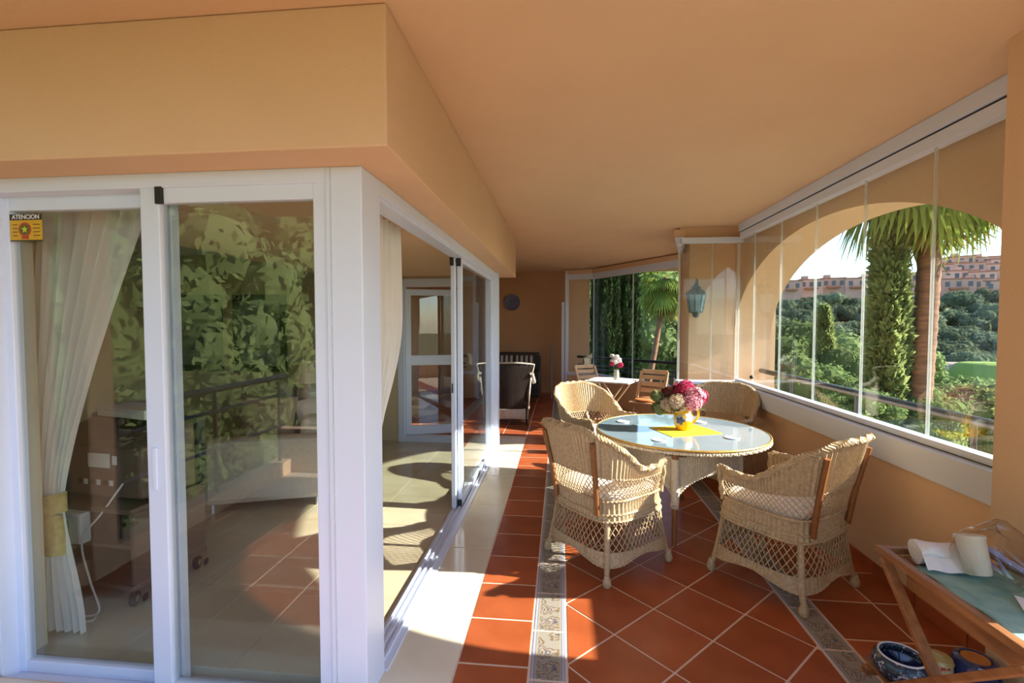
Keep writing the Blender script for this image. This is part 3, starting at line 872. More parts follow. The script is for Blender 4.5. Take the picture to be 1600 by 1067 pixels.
def make_chair(label, loc, rz):
    t = thing('wicker_armchair', label, 'chair', loc, rz, 'wicker armchairs around the table')
    m = MB()
    ribbed(m, U, lambda s: lowz(-1 + 2 * s), lambda s: rimz(-1 + 2 * s), 72, 7, 0.0045, 0.004)
    m.build('woven_back', 'wicker', t, True)
    m = MB()
    lattice(m, U, lambda s: 0.49, lambda s: lowz(-1 + 2 * s) + .005, 50, 0.075)
    m.build('lattice_side', 'wicker', t, True, kind='stuff')
    # rolled rim with the arm fronts turned down to the seat
    path = [cpt(TH(-1), 0.47, .01), cpt(TH(-1), 0.53, .012), cpt(TH(-1), 0.60, .014)]
    path += [cpt(TH(-1 + 2 * k / 150), rimz(-1 + 2 * k / 150) + .004, .008) for k in range(151)]
    path += [cpt(TH(1), 0.60, .014), cpt(TH(1), 0.53, .012), cpt(TH(1), 0.47, .01)]
    m = MB(); rope(m, path, 0.011, 0.0115, 46, 3)
    m.build('braided_rim', 'wicker', t, True)
    m = MB(); rope(m, [cpt(U(k / 100), lowz(-1 + 2 * k / 100), 0) for k in range(101)], 0.005, 0.006, 40, 2)
    m.build('back_braid', 'wicker', t, True)
    # seat band, braids and skirt
    m = MB(); ribbed(m, FULL, lambda s: 0.37, lambda s: 0.485, 72, 4, 0.004, 0.003, True)
    m.build('seat_band', 'wicker', t, True)
    for z in (0.365, 0.405, 0.487):
        m = MB(); rope(m, [cpt(FULL(k / 96), z, .005) for k in range(96)], 0.005, 0.006, 44, 2, True)
        m.build('band_braid', 'wicker', t, True)
    m = MB(); lattice(m, FULL, lambda s: 0.185, lambda s: 0.37, 58, 0.055, closed=True)
    m.build('skirt_lattice', 'wicker', t, True, kind='stuff')
    zl = lambda s: 0.105 + 0.045 * abs(math.cos(2 * FULL(s))) ** 1.5
    m = MB(); ribbed(m, FULL, zl, lambda s: 0.19, 90, 3, 0.002, 0.003, True)
    m.build('skirt_band', 'wicker', t, True)
    m = MB(); rope(m, [cpt(FULL(k / 96), zl(k / 96), .002) for k in range(96)], 0.004, 0.006, 40, 2, True)
    m.build('skirt_braid', 'wicker', t, True)
    # seat board and cushion
    m = MB(); m.prism([tuple(cpt(FULL(k / 40), 0.45, -.01)[:2]) for k in range(40)], 0.44, 0.465)
    m.build('seat_board', 'wicker', t)
    m = MB()
    prof = [(0.0, .47), (.86, .468), (.95, .482), (.965, .50), (.94, .52), (.80, .537), (.4, .545), (0.02, .547)]
    m.grid(lambda s, v: (lambda q, pr: (q.x * pr[0], q.y * pr[0] , pr[1]))(cpt(FULL(s), .45, -.012), prof[round(v * 7)]), 48, 8, True)
    m.build('seat_cushion', 'cushion', t, True)
    # cane back posts
    for u in (-.27, .27):
        MB().tube([cpt(TH(u), .40, .014), cpt(TH(u), .62, .018), cpt(TH(u), rimz(u) - .05, .018)], .0165, 10).build('back_post', 'cane', t, True)
    # legs with ball feet
    for k in range(4):
        a = R(45 + 90 * k)
        p = [cpt(a, z, e) for z, e in ((.40, -.012), (.22, -.008), (.14, -.004), (.06, 0.012))]
        MB().tube(p, [.017, .019, .021, .015], 10).build('leg', 'wicker', t, True)
        q = cpt(a, .03, .018)
        lg = MB().lathe([(.012, -.03), (.020, -.027), (.026, -.012), (.026, .004), (.021, .018), (.017, .03), (.014, .045)], 12, tuple(q)).build('foot', 'wicker', t, True)
    return t
def face(dx, dy): return math.atan2(dy, dx) - math.pi / 2
chA = make_chair('wicker armchair nearest the sliding doors, seen from behind', (0.312, 3.162, 0), face(.77, .64))
def chair_at(label, x, y, dx, dy):
    c = copy_tree(chA, label); c.location = (x, y, 0); c.rotation_euler = (0, 0, face(dx, dy)); return c
chair_at('wicker armchair on the right with its back to the wooden trolley', 1.34, 2.985, -.60, .80)
chair_at('sunlit wicker armchair behind the table on the left', 0.36, 4.62, .60, -.80)
chair_at('wicker armchair in the far right corner behind the flowers', 1.50, 4.72, -.52, -.85)

# ------------------------------------------------------------------ round table
TZ = 0.72
tb = thing('round_table', 'round glass topped table with whitewashed wicker base', 'table', (0.93, 3.80, 0))
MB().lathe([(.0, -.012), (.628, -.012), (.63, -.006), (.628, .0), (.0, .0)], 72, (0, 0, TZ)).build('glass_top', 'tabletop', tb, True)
m = MB(); m.tube([(.636 * math.cos(2 * math.pi * k / 80), .636 * math.sin(2 * math.pi * k / 80), TZ - .004) for k in range(80)], .008, 8, True)
m.build('brass_edge', 'brass', tb, True)
m = MB(); rope(m, [Vector((.632 * math.cos(2 * math.pi * k / 200), .632 * math.sin(2 * math.pi * k / 200), TZ - .026)) for k in range(200)], .007, .009, 90, 3, True)
m.build('woven_edge', 'white_wicker', tb, True)
MB().lathe([(.02, -.03), (.60, -.03), (.61, -.022), (.60, -.014), (.02, -.014)], 48, (0, 0, TZ)).build('under_board', 'white_wicker', tb, True)
hb = 0.30
RT = R(28)
def rot2(x, y): return (x * math.cos(RT) - y * math.sin(RT), x * math.sin(RT) + y * math.cos(RT))
for k in range(4):
    sx, sy = ((1, 1), (-1, 1), (-1, -1), (1, -1))[k]
    x, y_ = rot2(sx * hb, sy * hb)
    x2, y2 = rot2(sx * (hb + .03), sy * (hb + .03))
    lg = MB().tube([(x2, y2, 0.0), (x, y_, .30), (x, y_, .70)], [.017, .021, .022], 10).build('leg', 'cane', tb, True)
    MB().tube([(x2 * .985 + x * .015, y2 * .985 + y_ * .015, .27), (x, y_, .30), (x, y_, .60)], [.029, .03, .03], 10).build('leg_wrap', 'white_wicker', lg, True)
    ax, ay = ((1, 1), (-1, 1), (-1, -1), (1, -1))[(k + 1) % 4]
    xb, yb = rot2(ax * hb, ay * hb)
    m = MB(); n = 46
    for sgn in (1, -1):
        def fn(s, t, sgn=sgn):
            px_, py_ = x + (xb - x) * s, y_ + (yb - y_) * s
            nl = math.hypot(px_, py_); nx, ny = px_ / nl, py_ / nl
            bow = .05 * math.sin(math.pi * s)
            zl_ = .30 + .17 * math.sin(math.pi * s) ** .7
            o_ = bow + sgn * .003 + .003 * math.sin(math.pi / 2 * s * n * 4)
            return (px_ + nx * o_, py_ + ny * o_, zl_ + (.60 - zl_) * t)
        m.grid(fn, n * 4 + 1, 5)
    ap = m.build('woven_apron', 'white_wicker', tb, True)
    for tt in (0, 1):
        pth = []
        for i in range(41):
            s = i / 40
            px_, py_ = x + (xb - x) * s, y_ + (yb - y_) * s
            nl = math.hypot(px_, py_)
            bow = .05 * math.sin(math.pi * s)
            zl_ = .30 + .17 * math.sin(math.pi * s) ** .7
            pth.append(Vector((px_ * (1 + bow / nl), py_ * (1 + bow / nl), .60 if tt else zl_)))
        mm = MB(); rope(mm, pth, .006, .0085, 16, 2); mm.build('apron_braid', 'white_wicker', ap, True)

# on the table
pm = MB().prism([(-.215, -.165), (.215, -.165), (.215, .165), (-.215, .165)], 0, .003).build('placemat', 'mat_yellow', loc=(0.96, 3.76, TZ + .0005))
pm.rotation_euler = (0, 0, R(20)); tag(pm, 'bright yellow rectangular placemat under the flower jug', 'placemat')
for (x, y_), lb in zip(((0.53, 4.05), (0.70, 3.43), (1.24, 3.55), (1.17, 4.10)),
                       ('pale round coaster at the far left of the table', 'pale round coaster at the near left of the table',
                        'pale round coaster at the right of the table', 'pale round coaster behind the flower jug')):
    o = MB().lathe([(.01, 0), (.05, 0), (.053, .003), (.052, .007), (.047, .008), (.044, .005), (.01, .005)], 28).build('coaster', 'coaster', None, True, loc=(x, y_, TZ + .0005))
    tag(o, lb, 'coaster', 'coasters on the round table')
jug = thing('flower_jug', 'yellow ceramic jug with painted blue flower on the placemat', 'jug', (0.955, 3.79, TZ + .0038))
prof = [(.01, .0), (.046, 0), (.052, .006), (.066, .04), (.074, .08), (.070, .12), (.056, .15), (.050, .168), (.055, .19), (.061, .20), (.056, .20), (.049, .185), (.044, .168), (.05, .14), (.062, .10), (.055, .03), (.01, .012)]
jb = MB().lathe(prof, 32).build('body', 'jug_print', jug, True)
MB().tube([(.055, -.02, .185), (.085, -.03, .182), (.105, -.037, .15), (.102, -.036, .11), (.08, -.028, .07), (.066, -.022, .055)], .0085, 8).build('handle', 'jug_print', jug, True)
def patch(th, z, rad, material, name, lift):
    """a painted motif lying on the curve of the jug"""
    def pr(zz):
        for (r0, z0), (r1, z1) in zip(prof[:9], prof[1:10]):
            if z0 <= zz <= z1: return r0 + (r1 - r0) * ((zz - z0) / max(1e-6, z1 - z0))
        return .06
    m = MB()
    def fn(s, v):
        a = 2 * math.pi * s; rr = rad * v * (1 + .22 * math.cos(5 * a))
        zz = z + rr * math.sin(a); t = th + rr * math.cos(a) / .072
        q = pr(zz) + lift
        return (q * math.cos(t), q * math.sin(t), zz)
    m.grid(fn, 30, 5, True)
    return m.build(name, material, jb, True)
MT['jug_white'] = mat('white painted petal', (0.82, 0.80, 0.72), 0.25, (0.74, 0.72, 0.64), 30)
MT['jug_blue'] = mat('blue painted petal', (0.03, 0.05, 0.22), 0.25, (0.06, 0.09, 0.3), 40)
MT['jug_grey'] = mat('grey green painted leaf', (0.42, 0.46, 0.42), 0.25, (0.30, 0.34, 0.30), 40)
patch(R(-128), .085, .042, 'jug_grey', 'painted_leaf', .0012)
patch(R(-122), .080, .028, 'jug_blue', 'painted_flower', .0022)
patch(R(-62), .11, .036, 'jug_white', 'painted_blossom', .0012)
patch(R(-160), .06, .03, 'jug_white', 'painted_blossom', .0012)

def florets(cx, cy, cz, r, n, size, material, name, parent, squash=.85, half=False):
    Q = []
    for i in range(n):
        z = 1 - 2 * (i + .5) / n
        if half and z < -.45: continue
        ph = i * 2.39996
        rr = math.sqrt(1 - z * z)
        nv = Vector((rr * math.cos(ph), rr * math.sin(ph), z))
        c = Vector((cx, cy, cz)) + Vector((nv.x * r, nv.y * r, nv.z * r * squash)) * random.uniform(.72, 1.12)
        t1 = nv.orthogonal().normalized(); t2 = nv.cross(t1)
        a0 = random.uniform(0, 6.28)
        for k in range(4):
            a = a0 + k * math.pi / 2
            d = t1 * math.cos(a) + t2 * math.sin(a); e = t1 * -math.sin(a) + t2 * math.cos(a)
            s = size * random.uniform(.8, 1.15)
            Q.append([c, c + d * s * .55 + e * s * .42 + nv * s * .12, c + d * s + nv * s * .06, c + d * s * .55 - e * s * .42 + nv * s * .12])
    me = quads(name, np.array([[tuple(p) for p in q] for q in Q]), material)
    return obj(name, me, parent)
bq = thing('hydrangea_bouquet', 'bunch of crimson, pink and cream hydrangeas in the yellow jug', 'flowers', (0.955, 3.79, TZ + .0038 - .05))
heads = [('petal_pink', .075, -.015, .315, .082), ('petal_red', .02, .05, .36, .075), ('petal_red', .115, .03, .30, .075), ('petal_pink', .045, -.055, .275, .07),
         ('petal_cream', -.055, -.055, .265, .075), ('petal_cream', -.115, .0, .245, .065), ('petal_green', -.165, .05, .21, .06), ('petal_brown', -.085, .07, .325, .062),
         ('petal_green', -.19, .06, .30, .045), ('petal_red', -.01, .02, .345, .055)]
for mt, x, y_, z, r in heads:
    h = florets(x, y_, z, r, 90, .027, mt, 'flower_head', bq)
    MB().tube([(x * .2, y_ * .2, .06), (x * .35, y_ * .35, .19), (x, y_, z)], .0035, 6).build('stem', 'stem', h, True)
Q = []
for i in range(9):
    a = random.uniform(0, 6.28); c = Vector((math.cos(a) * .07, math.sin(a) * .07, .21)); d = Vector((math.cos(a), math.sin(a), .2)); e = Vector((-math.sin(a), math.cos(a), 0))
    MB().add([c, c + d * .045 + e * .028, c + d * .10 - Vector((0, 0, .015)), c + d * .045 - e * .028], [(0, 1, 2, 3)]).build('leaf', 'bush', bq)

# ------------------------------------------------------------------ wooden serving trolley, bottom right
tx0, tx1, ty0, ty1, tz = 1.265, 1.705, 1.32, 2.02, 0.66
tr = thing('serving_trolley', 'stained pine folding serving trolley with tray top and crossed legs', 'trolley', (0, 0, 0))
# tray: rails, side planks and slats
for x in (tx0 + .016, tx1 - .016):
    MB().box(x - .016, x + .016, ty0, ty1, tz - .028, tz).build('tray_rail', 'trolley_wood', tr, bev=.004)
    MB().box(x - .009 + (.045 if x < 1.5 else -.045), x + .009 + (.045 if x < 1.5 else -.045), ty0 + .02, ty1 - .10, tz - .115, tz - .045).build('side_plank', 'trolley_wood', tr, bev=.004)
for y_ in (ty0 + .012, ty1 - .012):
    MB().box(tx0 + .033, tx1 - .033, y_ - .012, y_ + .012, tz - .028, tz - .002).build('tray_end', 'trolley_wood', tr, bev=.004)
for k in range(7):
    x = tx0 + .062 + k * .0515
    MB().box(x - .022, x + .022, ty0 + .025, ty1 - .025, tz - .040, tz - .029).build('tray_slat', 'trolley_wood', tr, bev=.002)
for x in (tx0 + .006, tx1 - .006):
    MB().beam((x, ty1 - .05, tz - .03), (x, 1.36, 0.0), .022, .036, up=(1, 0, 0)).build('crossed_leg', 'trolley_wood', tr, bev=.003)
    MB().beam((x - .023 if x < 1.5 else x + .023, ty0 + .04, tz - .03), (x - .023 if x < 1.5 else x + .023, 2.06, 0.02), .022, .036, up=(1, 0, 0)).build('crossed_leg', 'trolley_wood', tr, bev=.003)
for k in range(5):
    x = tx0 + .045 + k * .085
    MB().box(x - .034, x + .034, 1.62, 2.09, .135, .15).build('shelf_slat', 'trolley_wood', tr, bev=.002)
for y_ in (1.65, 2.05):
    MB().box(tx0 - .01, tx1 - .02, y_ - .016, y_ + .016, .105, .134).build('shelf_bearer', 'trolley_wood', tr, bev=.003)
MB().tube([(tx0 - .03, 1.69, .335), (tx1 + .03, 1.69, .335)], .008, 8).build('pivot_rod', 'rail_metal', tr, True)
# things on the tray
m = MB()
def cl(s, t):
    x = tx0 + .065 + s * .335; y_ = ty0 + .03 + t * (ty1 - ty0 - .15)
    return (x + .006 * math.sin(t * 17), y_ + .012 * math.sin(s * 9), tz - .0265 + .003 * math.sin(s * 14 + t * 9) ** 2)
m.grid(cl, 24, 30)
o = m.build('tray_cloth', 'turquoise', None, True); o.modifiers.new('thickness', 'SOLIDIFY').thickness = .002
tag(o, 'mottled turquoise cloth lying on the trolley tray', 'cloth')
roll = thing('paper_towel', 'folded white paper towel roll at the far end of the trolley', 'paper towel', (1.425, 1.925, tz + .012), R(-8))
m = MB()
def rl(s, t):
    a = 2 * math.pi * s
    return (-.07 + .15 * t, .048 * math.cos(a) * (1 + .06 * math.sin(3 * a + 5 * t)), .040 * math.sin(a) * (1 + .14 * math.sin(2 * a + 9 * t)) + .004 + .006 * math.sin(8 * t))
m.grid(rl, 28, 10, True); m.add([rl(k / 28, 0) for k in range(28)], [tuple(range(28))]); m.add([rl(k / 28, 1) for k in range(28)], [tuple(range(28))])
m.build('roll', 'tissue', roll, True)
m = MB(); m.grid(lambda s, t: (-.07 + .15 * s, -.050 - .035 * t, .012 - .038 * t + .003 * math.sin(11 * s)), 12, 5)
m.build('loose_sheet', 'tissue', roll, True)
tub = thing('plastic_tub', 'cream plastic tub lying inside the clear bag', 'tub', (1.485, 1.80, tz - .026), R(25))
MB().lathe([(.02, 0), (.054, .002), (.058, .012), (.066, .13), (.07, .135), (.07, .145), (.06, .148), (.02, .148)], 24).build('body', 'cream_plastic', tub, True)
tub.children[0].rotation_euler = (R(-14), R(10), R(20)); tub.children[0].location = (0.02, 0.02, .016); tub.children[0].scale = (.66, .66, .92)
o = MB().box(-.035, .035, -.055, .055, 0, .018).build('packet', 'lilac', None, bev=.004, loc=(1.585, 1.83, tz + .035)); o.rotation_euler = (R(20), R(30), R(30)); tag(o, 'lilac packet beside the cream tub in the clear bag', 'packet')
m = MB()
def bg_(s, t):
    a = 2 * math.pi * s
    w = 1 + .10 * math.sin(3 * a + 7 * t) + .06 * math.sin(7 * a + 11 * t) + .03 * math.sin(13 * a + 19 * t)
    e = (math.sin(math.pi * (0.12 + .88 * t))) ** .55
    return (1.535 + .115 * w * e * math.cos(a), 1.815 + .12 * w * e * math.sin(a), tz - .022 + .20 * t * (1 + .12 * math.sin(2 * a + 1)))
m.grid(bg_, 64, 22, True)
o = m.build('plastic_bag', 'bag', None, True); tag(o, 'crumpled clear plastic bag on the trolley', 'bag')
o = MB().add([(1.46, 1.62, tz - .020), (1.55, 1.55, tz - .020), (1.60, 1.64, tz - .018), (1.50, 1.70, tz - .012),
              (1.46, 1.62, tz - .018), (1.55, 1.55, tz - .018), (1.60, 1.64, tz - .016), (1.50, 1.70, tz - .010)],
             [(3, 2, 1, 0), (4, 5, 6, 7), (0, 1, 5, 4), (1, 2, 6, 5), (2, 3, 7, 6), (3, 0, 4, 7)]).build('paper_card', 'tissue')
tag(o, 'white card lying on the turquoise cloth', 'card')
# things on the lower shelf
bw = thing('ashtray_bowl', 'round dark bowl with white flower pattern and pale rim on the lower shelf', 'bowl', (1.345, 1.97, .1505))
MB().lathe([(.02, 0), (.06, 0), (.085, .02), (.098, .048), (.092, .075), (.078, .092), (.071, .093), (.066, .085), (.075, .06), (.06, .03), (.02, .022)], 36).build('body', 'bowl_print', bw, True)
MB().tube([(.0745 * math.cos(2 * math.pi * k / 36), .0745 * math.sin(2 * math.pi * k / 36), .093) for k in range(36)], .004, 6, True).build('rim', 'rim_white', bw, True)
MB().lathe([(.01, .024), (.055, .028), (.068, .06), (.064, .062), (.05, .034), (.01, .03)], 24).build('inner_glaze', 'cobalt', bw, True)
cupo = thing('cup', 'cream cup with red flowers and olive lid on the lower shelf', 'cup', (1.488, 1.985, .1505))
MB().lathe([(.02, 0), (.035, 0), (.045, .02), (.048, .05), (.045, .07), (.04, .07), (.02, .01)], 24).build('body', 'cup_print', cupo, True)
MB().lathe([(.046, .0705), (.05, .074), (.045, .088), (.02, .098), (.006, .10)], 24).build('lid', 'olive_glaze', cupo, True)
pt = thing('candle_pot', 'cobalt blue pot with orange inside on the lower shelf', 'pot', (1.615, 1.975, .1505))
MB().lathe([(.02, 0), (.062, 0), (.074, .02), (.078, .06), (.066, .095), (.05, .10), (.046, .095), (.06, .06), (.05, .02), (.02, .012)], 28).build('body', 'cobalt', pt, True)
MB().lathe([(.01, .088), (.044, .088), (.046, .092), (.044, .096), (.01, .093)], 24).build('inside', 'orange_glaze', pt, True)

# ------------------------------------------------------------------ bistro set at the far end
bt = thing('bistro_table', 'small folding table with a white top by the far glazing', 'table', (0.76, 7.08, 0), R(-25))
MB().box(-.33, .33, -.28, .28, .70, .722).build('top', 'white_cloth', bt, bev=.005)
for s in (-1, 1):
    MB().beam((-.26, s * .2, 0.01), (.24, s * .2, .70), .022, .035, up=(0, 1, 0)).build('leg', 'folding_wood', bt)
    MB().beam((.26, s * .17, 0.01), (-.24, s * .17, .70), .022, .035, up=(0, 1, 0)).build('leg', 'folding_wood', bt)
MB().box(-.012, .012, -.2, .2, .34, .365).build('stretcher', 'folding_wood', bt)
fv = thing('flower_vase', 'small grey vase of white and red flowers on the folding table', 'flowers', (0.82, 7.08, .7225))
MB().lathe([(.01, 0), (.03, 0), (.04, .03), (.04, .1), (.033, .13), (.036, .145), (.03, .145), (.026, .12), (.01, .02)], 20).build('vase', mat('grey vase', (.42, .42, .38), .4, (.34, .34, .30), 20), fv, True)
for mt, x, y_, z, r in (('petal_white', -.04, 0, .27, .055), ('petal_white', .03, .02, .28, .05), ('petal_red', .055, -.03, .22, .04), ('petal_red', -.07, -.03, .235, .035), ('petal_white', 0, .0, .33, .04), ('petal_white', -.06, .02, .35, .03)):
    h = florets(x, y_, z, r, 40, .02, mt, 'flower_head', fv)
    MB().tube([(0, 0, .08), (x * .4, y_ * .4, .16), (x, y_, z)], .003, 5).build('stem', 'stem', h, True)
def folding_chair(label, loc, rz, cushion):
    c = thing('folding_chair', label, 'chair', loc, rz, 'folding slatted chairs')
    for s in (-1, 1):
        MB().beam((s * .19, .20, 0.0), (s * .19, -.19, .86), .022, .035, up=(1, 0, 0)).build('long_leg', 'folding_wood', c)
        MB().beam((s * .16, -.20, 0.0), (s * .16, .16, .45), .022, .032, up=(1, 0, 0)).build('short_leg', 'folding_wood', c)
    for k, z in enumerate((.60, .69, .78, .855)):
        y_ = .20 - .39 * z / .86
        MB().box(-.19, .19, y_ - .022, y_ - .010, z - .03, z + .03).build('back_slat', 'folding_wood', c, bev=.003)
    for k in range(6):
        MB().box(-.2, .2, -.13 + k * .062, -.085 + k * .062, .448, .463).build('seat_slat', 'folding_wood', c, bev=.003)
    MB().box(-.18, .18, .185, .205, .06, .085).build('stretcher', 'folding_wood', c)
    return c
folding_chair('folding slatted chair with orange seat pad right of the white table', (1.24, 6.80, 0), face(-.55, -.83), True)
folding_chair('folding slatted chair left of the white table, mostly hidden', (0.50, 7.58, 0), face(.55, -.83), False)
MT['seat_pad'] = mat('orange seat pad', (.62, .24, .08), .9, (.52, .18, .06), 20, .2)
m = MB(); m.lathe([(.0, 0), (.165, 0), (.185, .012), (.18, .03), (.14, .04), (.0, .042)], 28)
o = m.build('seat_pad', 'seat_pad', None, True, loc=(1.225, 6.78, .4635)); tag(o, 'round orange seat pad on the right folding chair', 'cushion')

# ------------------------------------------------------------------ dark wicker armchair and striped sofa at the back
da = thing('dark_wicker_armchair', 'dark brown wicker armchair with sunlight painted on its edges, seen from behind', 'chair', (-0.78, 7.42, 0), R(4))
def back(s, t):
    z = .24 + .69 * t
    hw = .265 + .10 * max(0, t - .35) ** 1.2 / .6 + .02 * (1 - t)
    x = -hw + 2 * hw * s
    y_ = -.30 - .06 * t + .05 * (2 * s - 1) ** 2 + .004 * math.sin(s * 190)
    top = .03 * (1 - (2 * s - 1) ** 2) * t
    return (x, y_, z + top)
m = MB(); m.grid(back, 181, 12); o = m.build('woven_back', 'dark_wicker', da, True); o.modifiers.new('thickness', 'SOLIDIFY').thickness = .018
MB().tube([back(0, t / 14) for t in range(15)] + [back(s / 20, 1) for s in range(1, 20)] + [back(1, 1 - t / 14) for t in range(15)], .013, 8).build('edge_roll', 'lit_wicker', da, True)
for s in (-1, 1):
    m = MB(); m.grid(lambda a, t, s=s: (s * (.27 + .05 * t + .01 * a), -.30 + .62 * a, .10 + (.52 + .14 * (1 - a) ** 2) * t + .003 * math.sin(a * 160)), 60, 10)
    o = m.build('side_panel', 'lit_wicker', da, True); o.modifiers.new('thickness', 'SOLIDIFY').thickness = .015
    MB().tube([(s * .325, -.32, .80), (s * .35, -.22, .70), (s * .365, 0, .63), (s * .36, .25, .62), (s * .34, .34, .58)], .032, 10).build('arm_roll', 'lit_wicker', da, True)
    MB().tube([(s * .27, .28, 0), (s * .27, .28, .3)], .02, 8).build('leg', 'dark_wicker', da, True)
    MB().tube([(s * .25, -.27, 0), (s * .26, -.28, .3)], .02, 8).build('leg', 'dark_wicker', da, True)
m = MB(); m.grid(lambda s, t: (-.275 + .55 * s, -.315 + .05 * (2 * s - 1) ** 2 + .003 * math.sin(s * 190), .07 + .18 * t + .035 * (1 - (2 * s - 1) ** 2) * (1 - t)), 181, 4)
o = m.build('skirt', 'lit_wicker', da, True); o.modifiers.new('thickness', 'SOLIDIFY').thickness = .015
MB().box(-.27, .27, -.28, .30, .30, .36).build('seat', 'dark_wicker', da, bev=.01)
MB().box(-.255, .255, -.25, .31, .36, .46).build('seat_cushion', 'sofa', da, bev=.03)
ss = thing('striped_sofa', 'dark sofa with striped back cushions against the end wall', 'sofa', (-1.15, 9.45, 0))
MB().box(-.75, .75, -.35, .35, .12, .40).build('base', 'dark_wicker', ss, bev=.02)
MB().box(-.75, .75, .28, .40, .12, .90).build('back', 'dark_wicker', ss, bev=.02)
MB().box(-.75, -.62, -.35, .28, .40, .62).build('arm', 'dark_wicker', ss, bev=.03)
MB().box(.62, .75, -.35, .28, .40, .62).build('arm', 'dark_wicker', ss, bev=.03)
for k in range(3):
    o = MB().box(-.2, .2, -.07, .07, 0, .48).build('back_cushion', 'striped', ss, bev=.05, loc=(-.41 + .41 * k, .20, .42)); o.rotation_euler = (R(-10), 0, 0)
MB().box(-.61, .61, -.34, .10, .40, .52).build('seat_cushion', 'striped', ss, bev=.04)
MB().box(-.72, .72, .26, .30, .86, .96).build('top_rail', 'dark_wicker', ss, bev=.02)
wp = thing('wall_plate', 'round blue patterned plate hung on the end wall', 'plate', (-1.03, 10.085, 2.0))
o = MB().lathe([(.01, .012), (.10, .012), (.115, .02), (.165, .035), (.17, .032), (.12, .008), (.09, 0), (.01, 0)], 36).build('dish', 'plate_print', wp, True); o.rotation_euler = (R(90), 0, 0)
o = MB().lathe([(.15, .034), (.17, .038), (.172, .034), (.155, .028)], 36).build('rim', mat('blue rim', (.10, .11, .22), .3), wp, True); o.rotation_euler = (R(90), 0, 0)
pl = MB().tube([(-.18, 9.75, 0), (-.20, 10.06, 1.15)], .014, 8).build('pole', mat('grey pole', (.3, .3, .3), .4), None, True); tag(pl, 'thin grey pole leaning on the end wall', 'pole')

# ------------------------------------------------------------------ lantern on the corner pillar
ln = thing('wall_lantern', 'blue glass wall lantern in verdigris metal on the corner pillar', 'lantern', (1.60, 5.84, 1.62))
def octo(r, z): return [(r * math.cos(R(22.5 + 45 * k)), r * math.sin(R(22.5 + 45 * k)), z) for k in range(8)]
MB().lathe([(.012, 0), (.03, .01), (.045, .05), (.055, .065)], 8).build('bottom_finial', 'pewter', ln)
for k in range(8):
    a, b = octo(.075, .07)[k], octo(.075, .07)[(k + 1) % 8]; c, d = octo(.105, .27)[(k + 1) % 8], octo(.105, .27)[k]
    MB().add([a, b, c, d] + [tuple(q * .96 if i < 2 else q for i, q in enumerate(p)) for p in (a, b, c, d)], [(0, 1, 2, 3), (7, 6, 5, 4), (0, 4, 5, 1), (2, 6, 7, 3), (1, 5, 6, 2), (3, 7, 4, 0)]).build('lantern_pane', 'lantern_glass', ln)
    MB().tube([a, d], .006, 6).build('lantern_bar', 'pewter', ln)
MB().lathe([(.12, .27), (.125, .28), (.09, .32), (.05, .345), (.055, .36), (.03, .385), (.012, .42)], 8).build('cap', 'pewter', ln)
MB().lathe([(.078, .058), (.085, .066), (.078, .072), (.02, .07)], 8).build('bottom_ring', 'pewter', ln)
MB().tube([(0, 0, .42), (.01, .02, .46), (.03, .06, .44), (.03, .112, .36)], .009, 8).build('bracket', 'pewter', ln, True)
MB().box(.0, .06, .105, .1145, .26, .40).build('back_plate', 'pewter', ln, bev=.004)

# ------------------------------------------------------------------ living room contents
def curtain_mesh(fn_c, fn_w, axis, base, z0, z1, folds, amp, rows=40, cols=140):
    m = MB()
    def fn(s, t):
        z = z0 + (z1 - z0) * t
        c, w_ = fn_c(z), fn_w(z)
        p = c + (s - .5) * w_
        k = amp * min(1.0, .35 + w_ / .6)
        o_ = base + k * math.sin(s * folds * 2 * math.pi + .8 * math.sin(3 * z)) + .3 * k * math.sin(s * folds * 4.3 * math.pi + z)
        return (p, o_, z) if axis == 'x' else (o_, p, z)
    m.grid(fn, cols, rows)
    return m
tie = 0.66
def lw(z):
    if z > tie: return .13 + .46 * (1 - math.cos(min(1, (z - tie) / 1.45) * math.pi / 2)) ** .62
    return .13 + .17 * smooth01((tie - z) / .66)
def lc(z):
    if z > tie: return -2.52 + .285 * (1 - math.cos(min(1, (z - tie) / 1.45) * math.pi / 2)) ** .7
    return -2.52 + .035 * (tie - z)
cu = thing('curtain', 'ivory curtain tied back with gold behind the left sliding door', 'curtain', (0, 0, 0))
o = curtain_mesh(lc, lw, 'x', 2.075, 0.015, 2.13, 7, .020).build('drape', 'curtain', cu, True)
m = MB()
m.grid(lambda s, t: (-2.52 + .085 * math.cos(2 * math.pi * s), 2.075 + .04 * math.sin(2 * math.pi * s), .60 + .10 * t + .02 * math.cos(2 * math.pi * s)), 24, 4, True)
m.build('tieback', 'gold_cloth', cu, True)
m = MB(); m.grid(lambda s, t: (-2.515 + .065 * math.cos(2 * math.pi * s) * (1 - .1 * t) + .03 * t, 2.065 + .034 * math.sin(2 * math.pi * s), .61 - .20 * t), 20, 5, True)
m.build('tassel', 'gold_cloth', cu, True)
def rw(z):
    return .20 + .56 * smooth01((z - .55) / 1.05)
cu2 = thing('curtain', 'ivory curtain gathered beside the white corner post', 'curtain', (0, 0, 0))
curtain_mesh(lambda z: 2.10 + rw(z) / 2, rw, 'y', -0.985, 0.015, 2.13, 8, .022).build('drape', 'curtain', cu2, True)
rod = thing('curtain_rail', 'slim white curtain rail above the left sliding door', 'rail', (0, 0, 0))
MB().box(-2.46, -0.98, 2.06, 2.09, 2.135, 2.155).build('rail', 'white_plastic', rod, bev=.003)
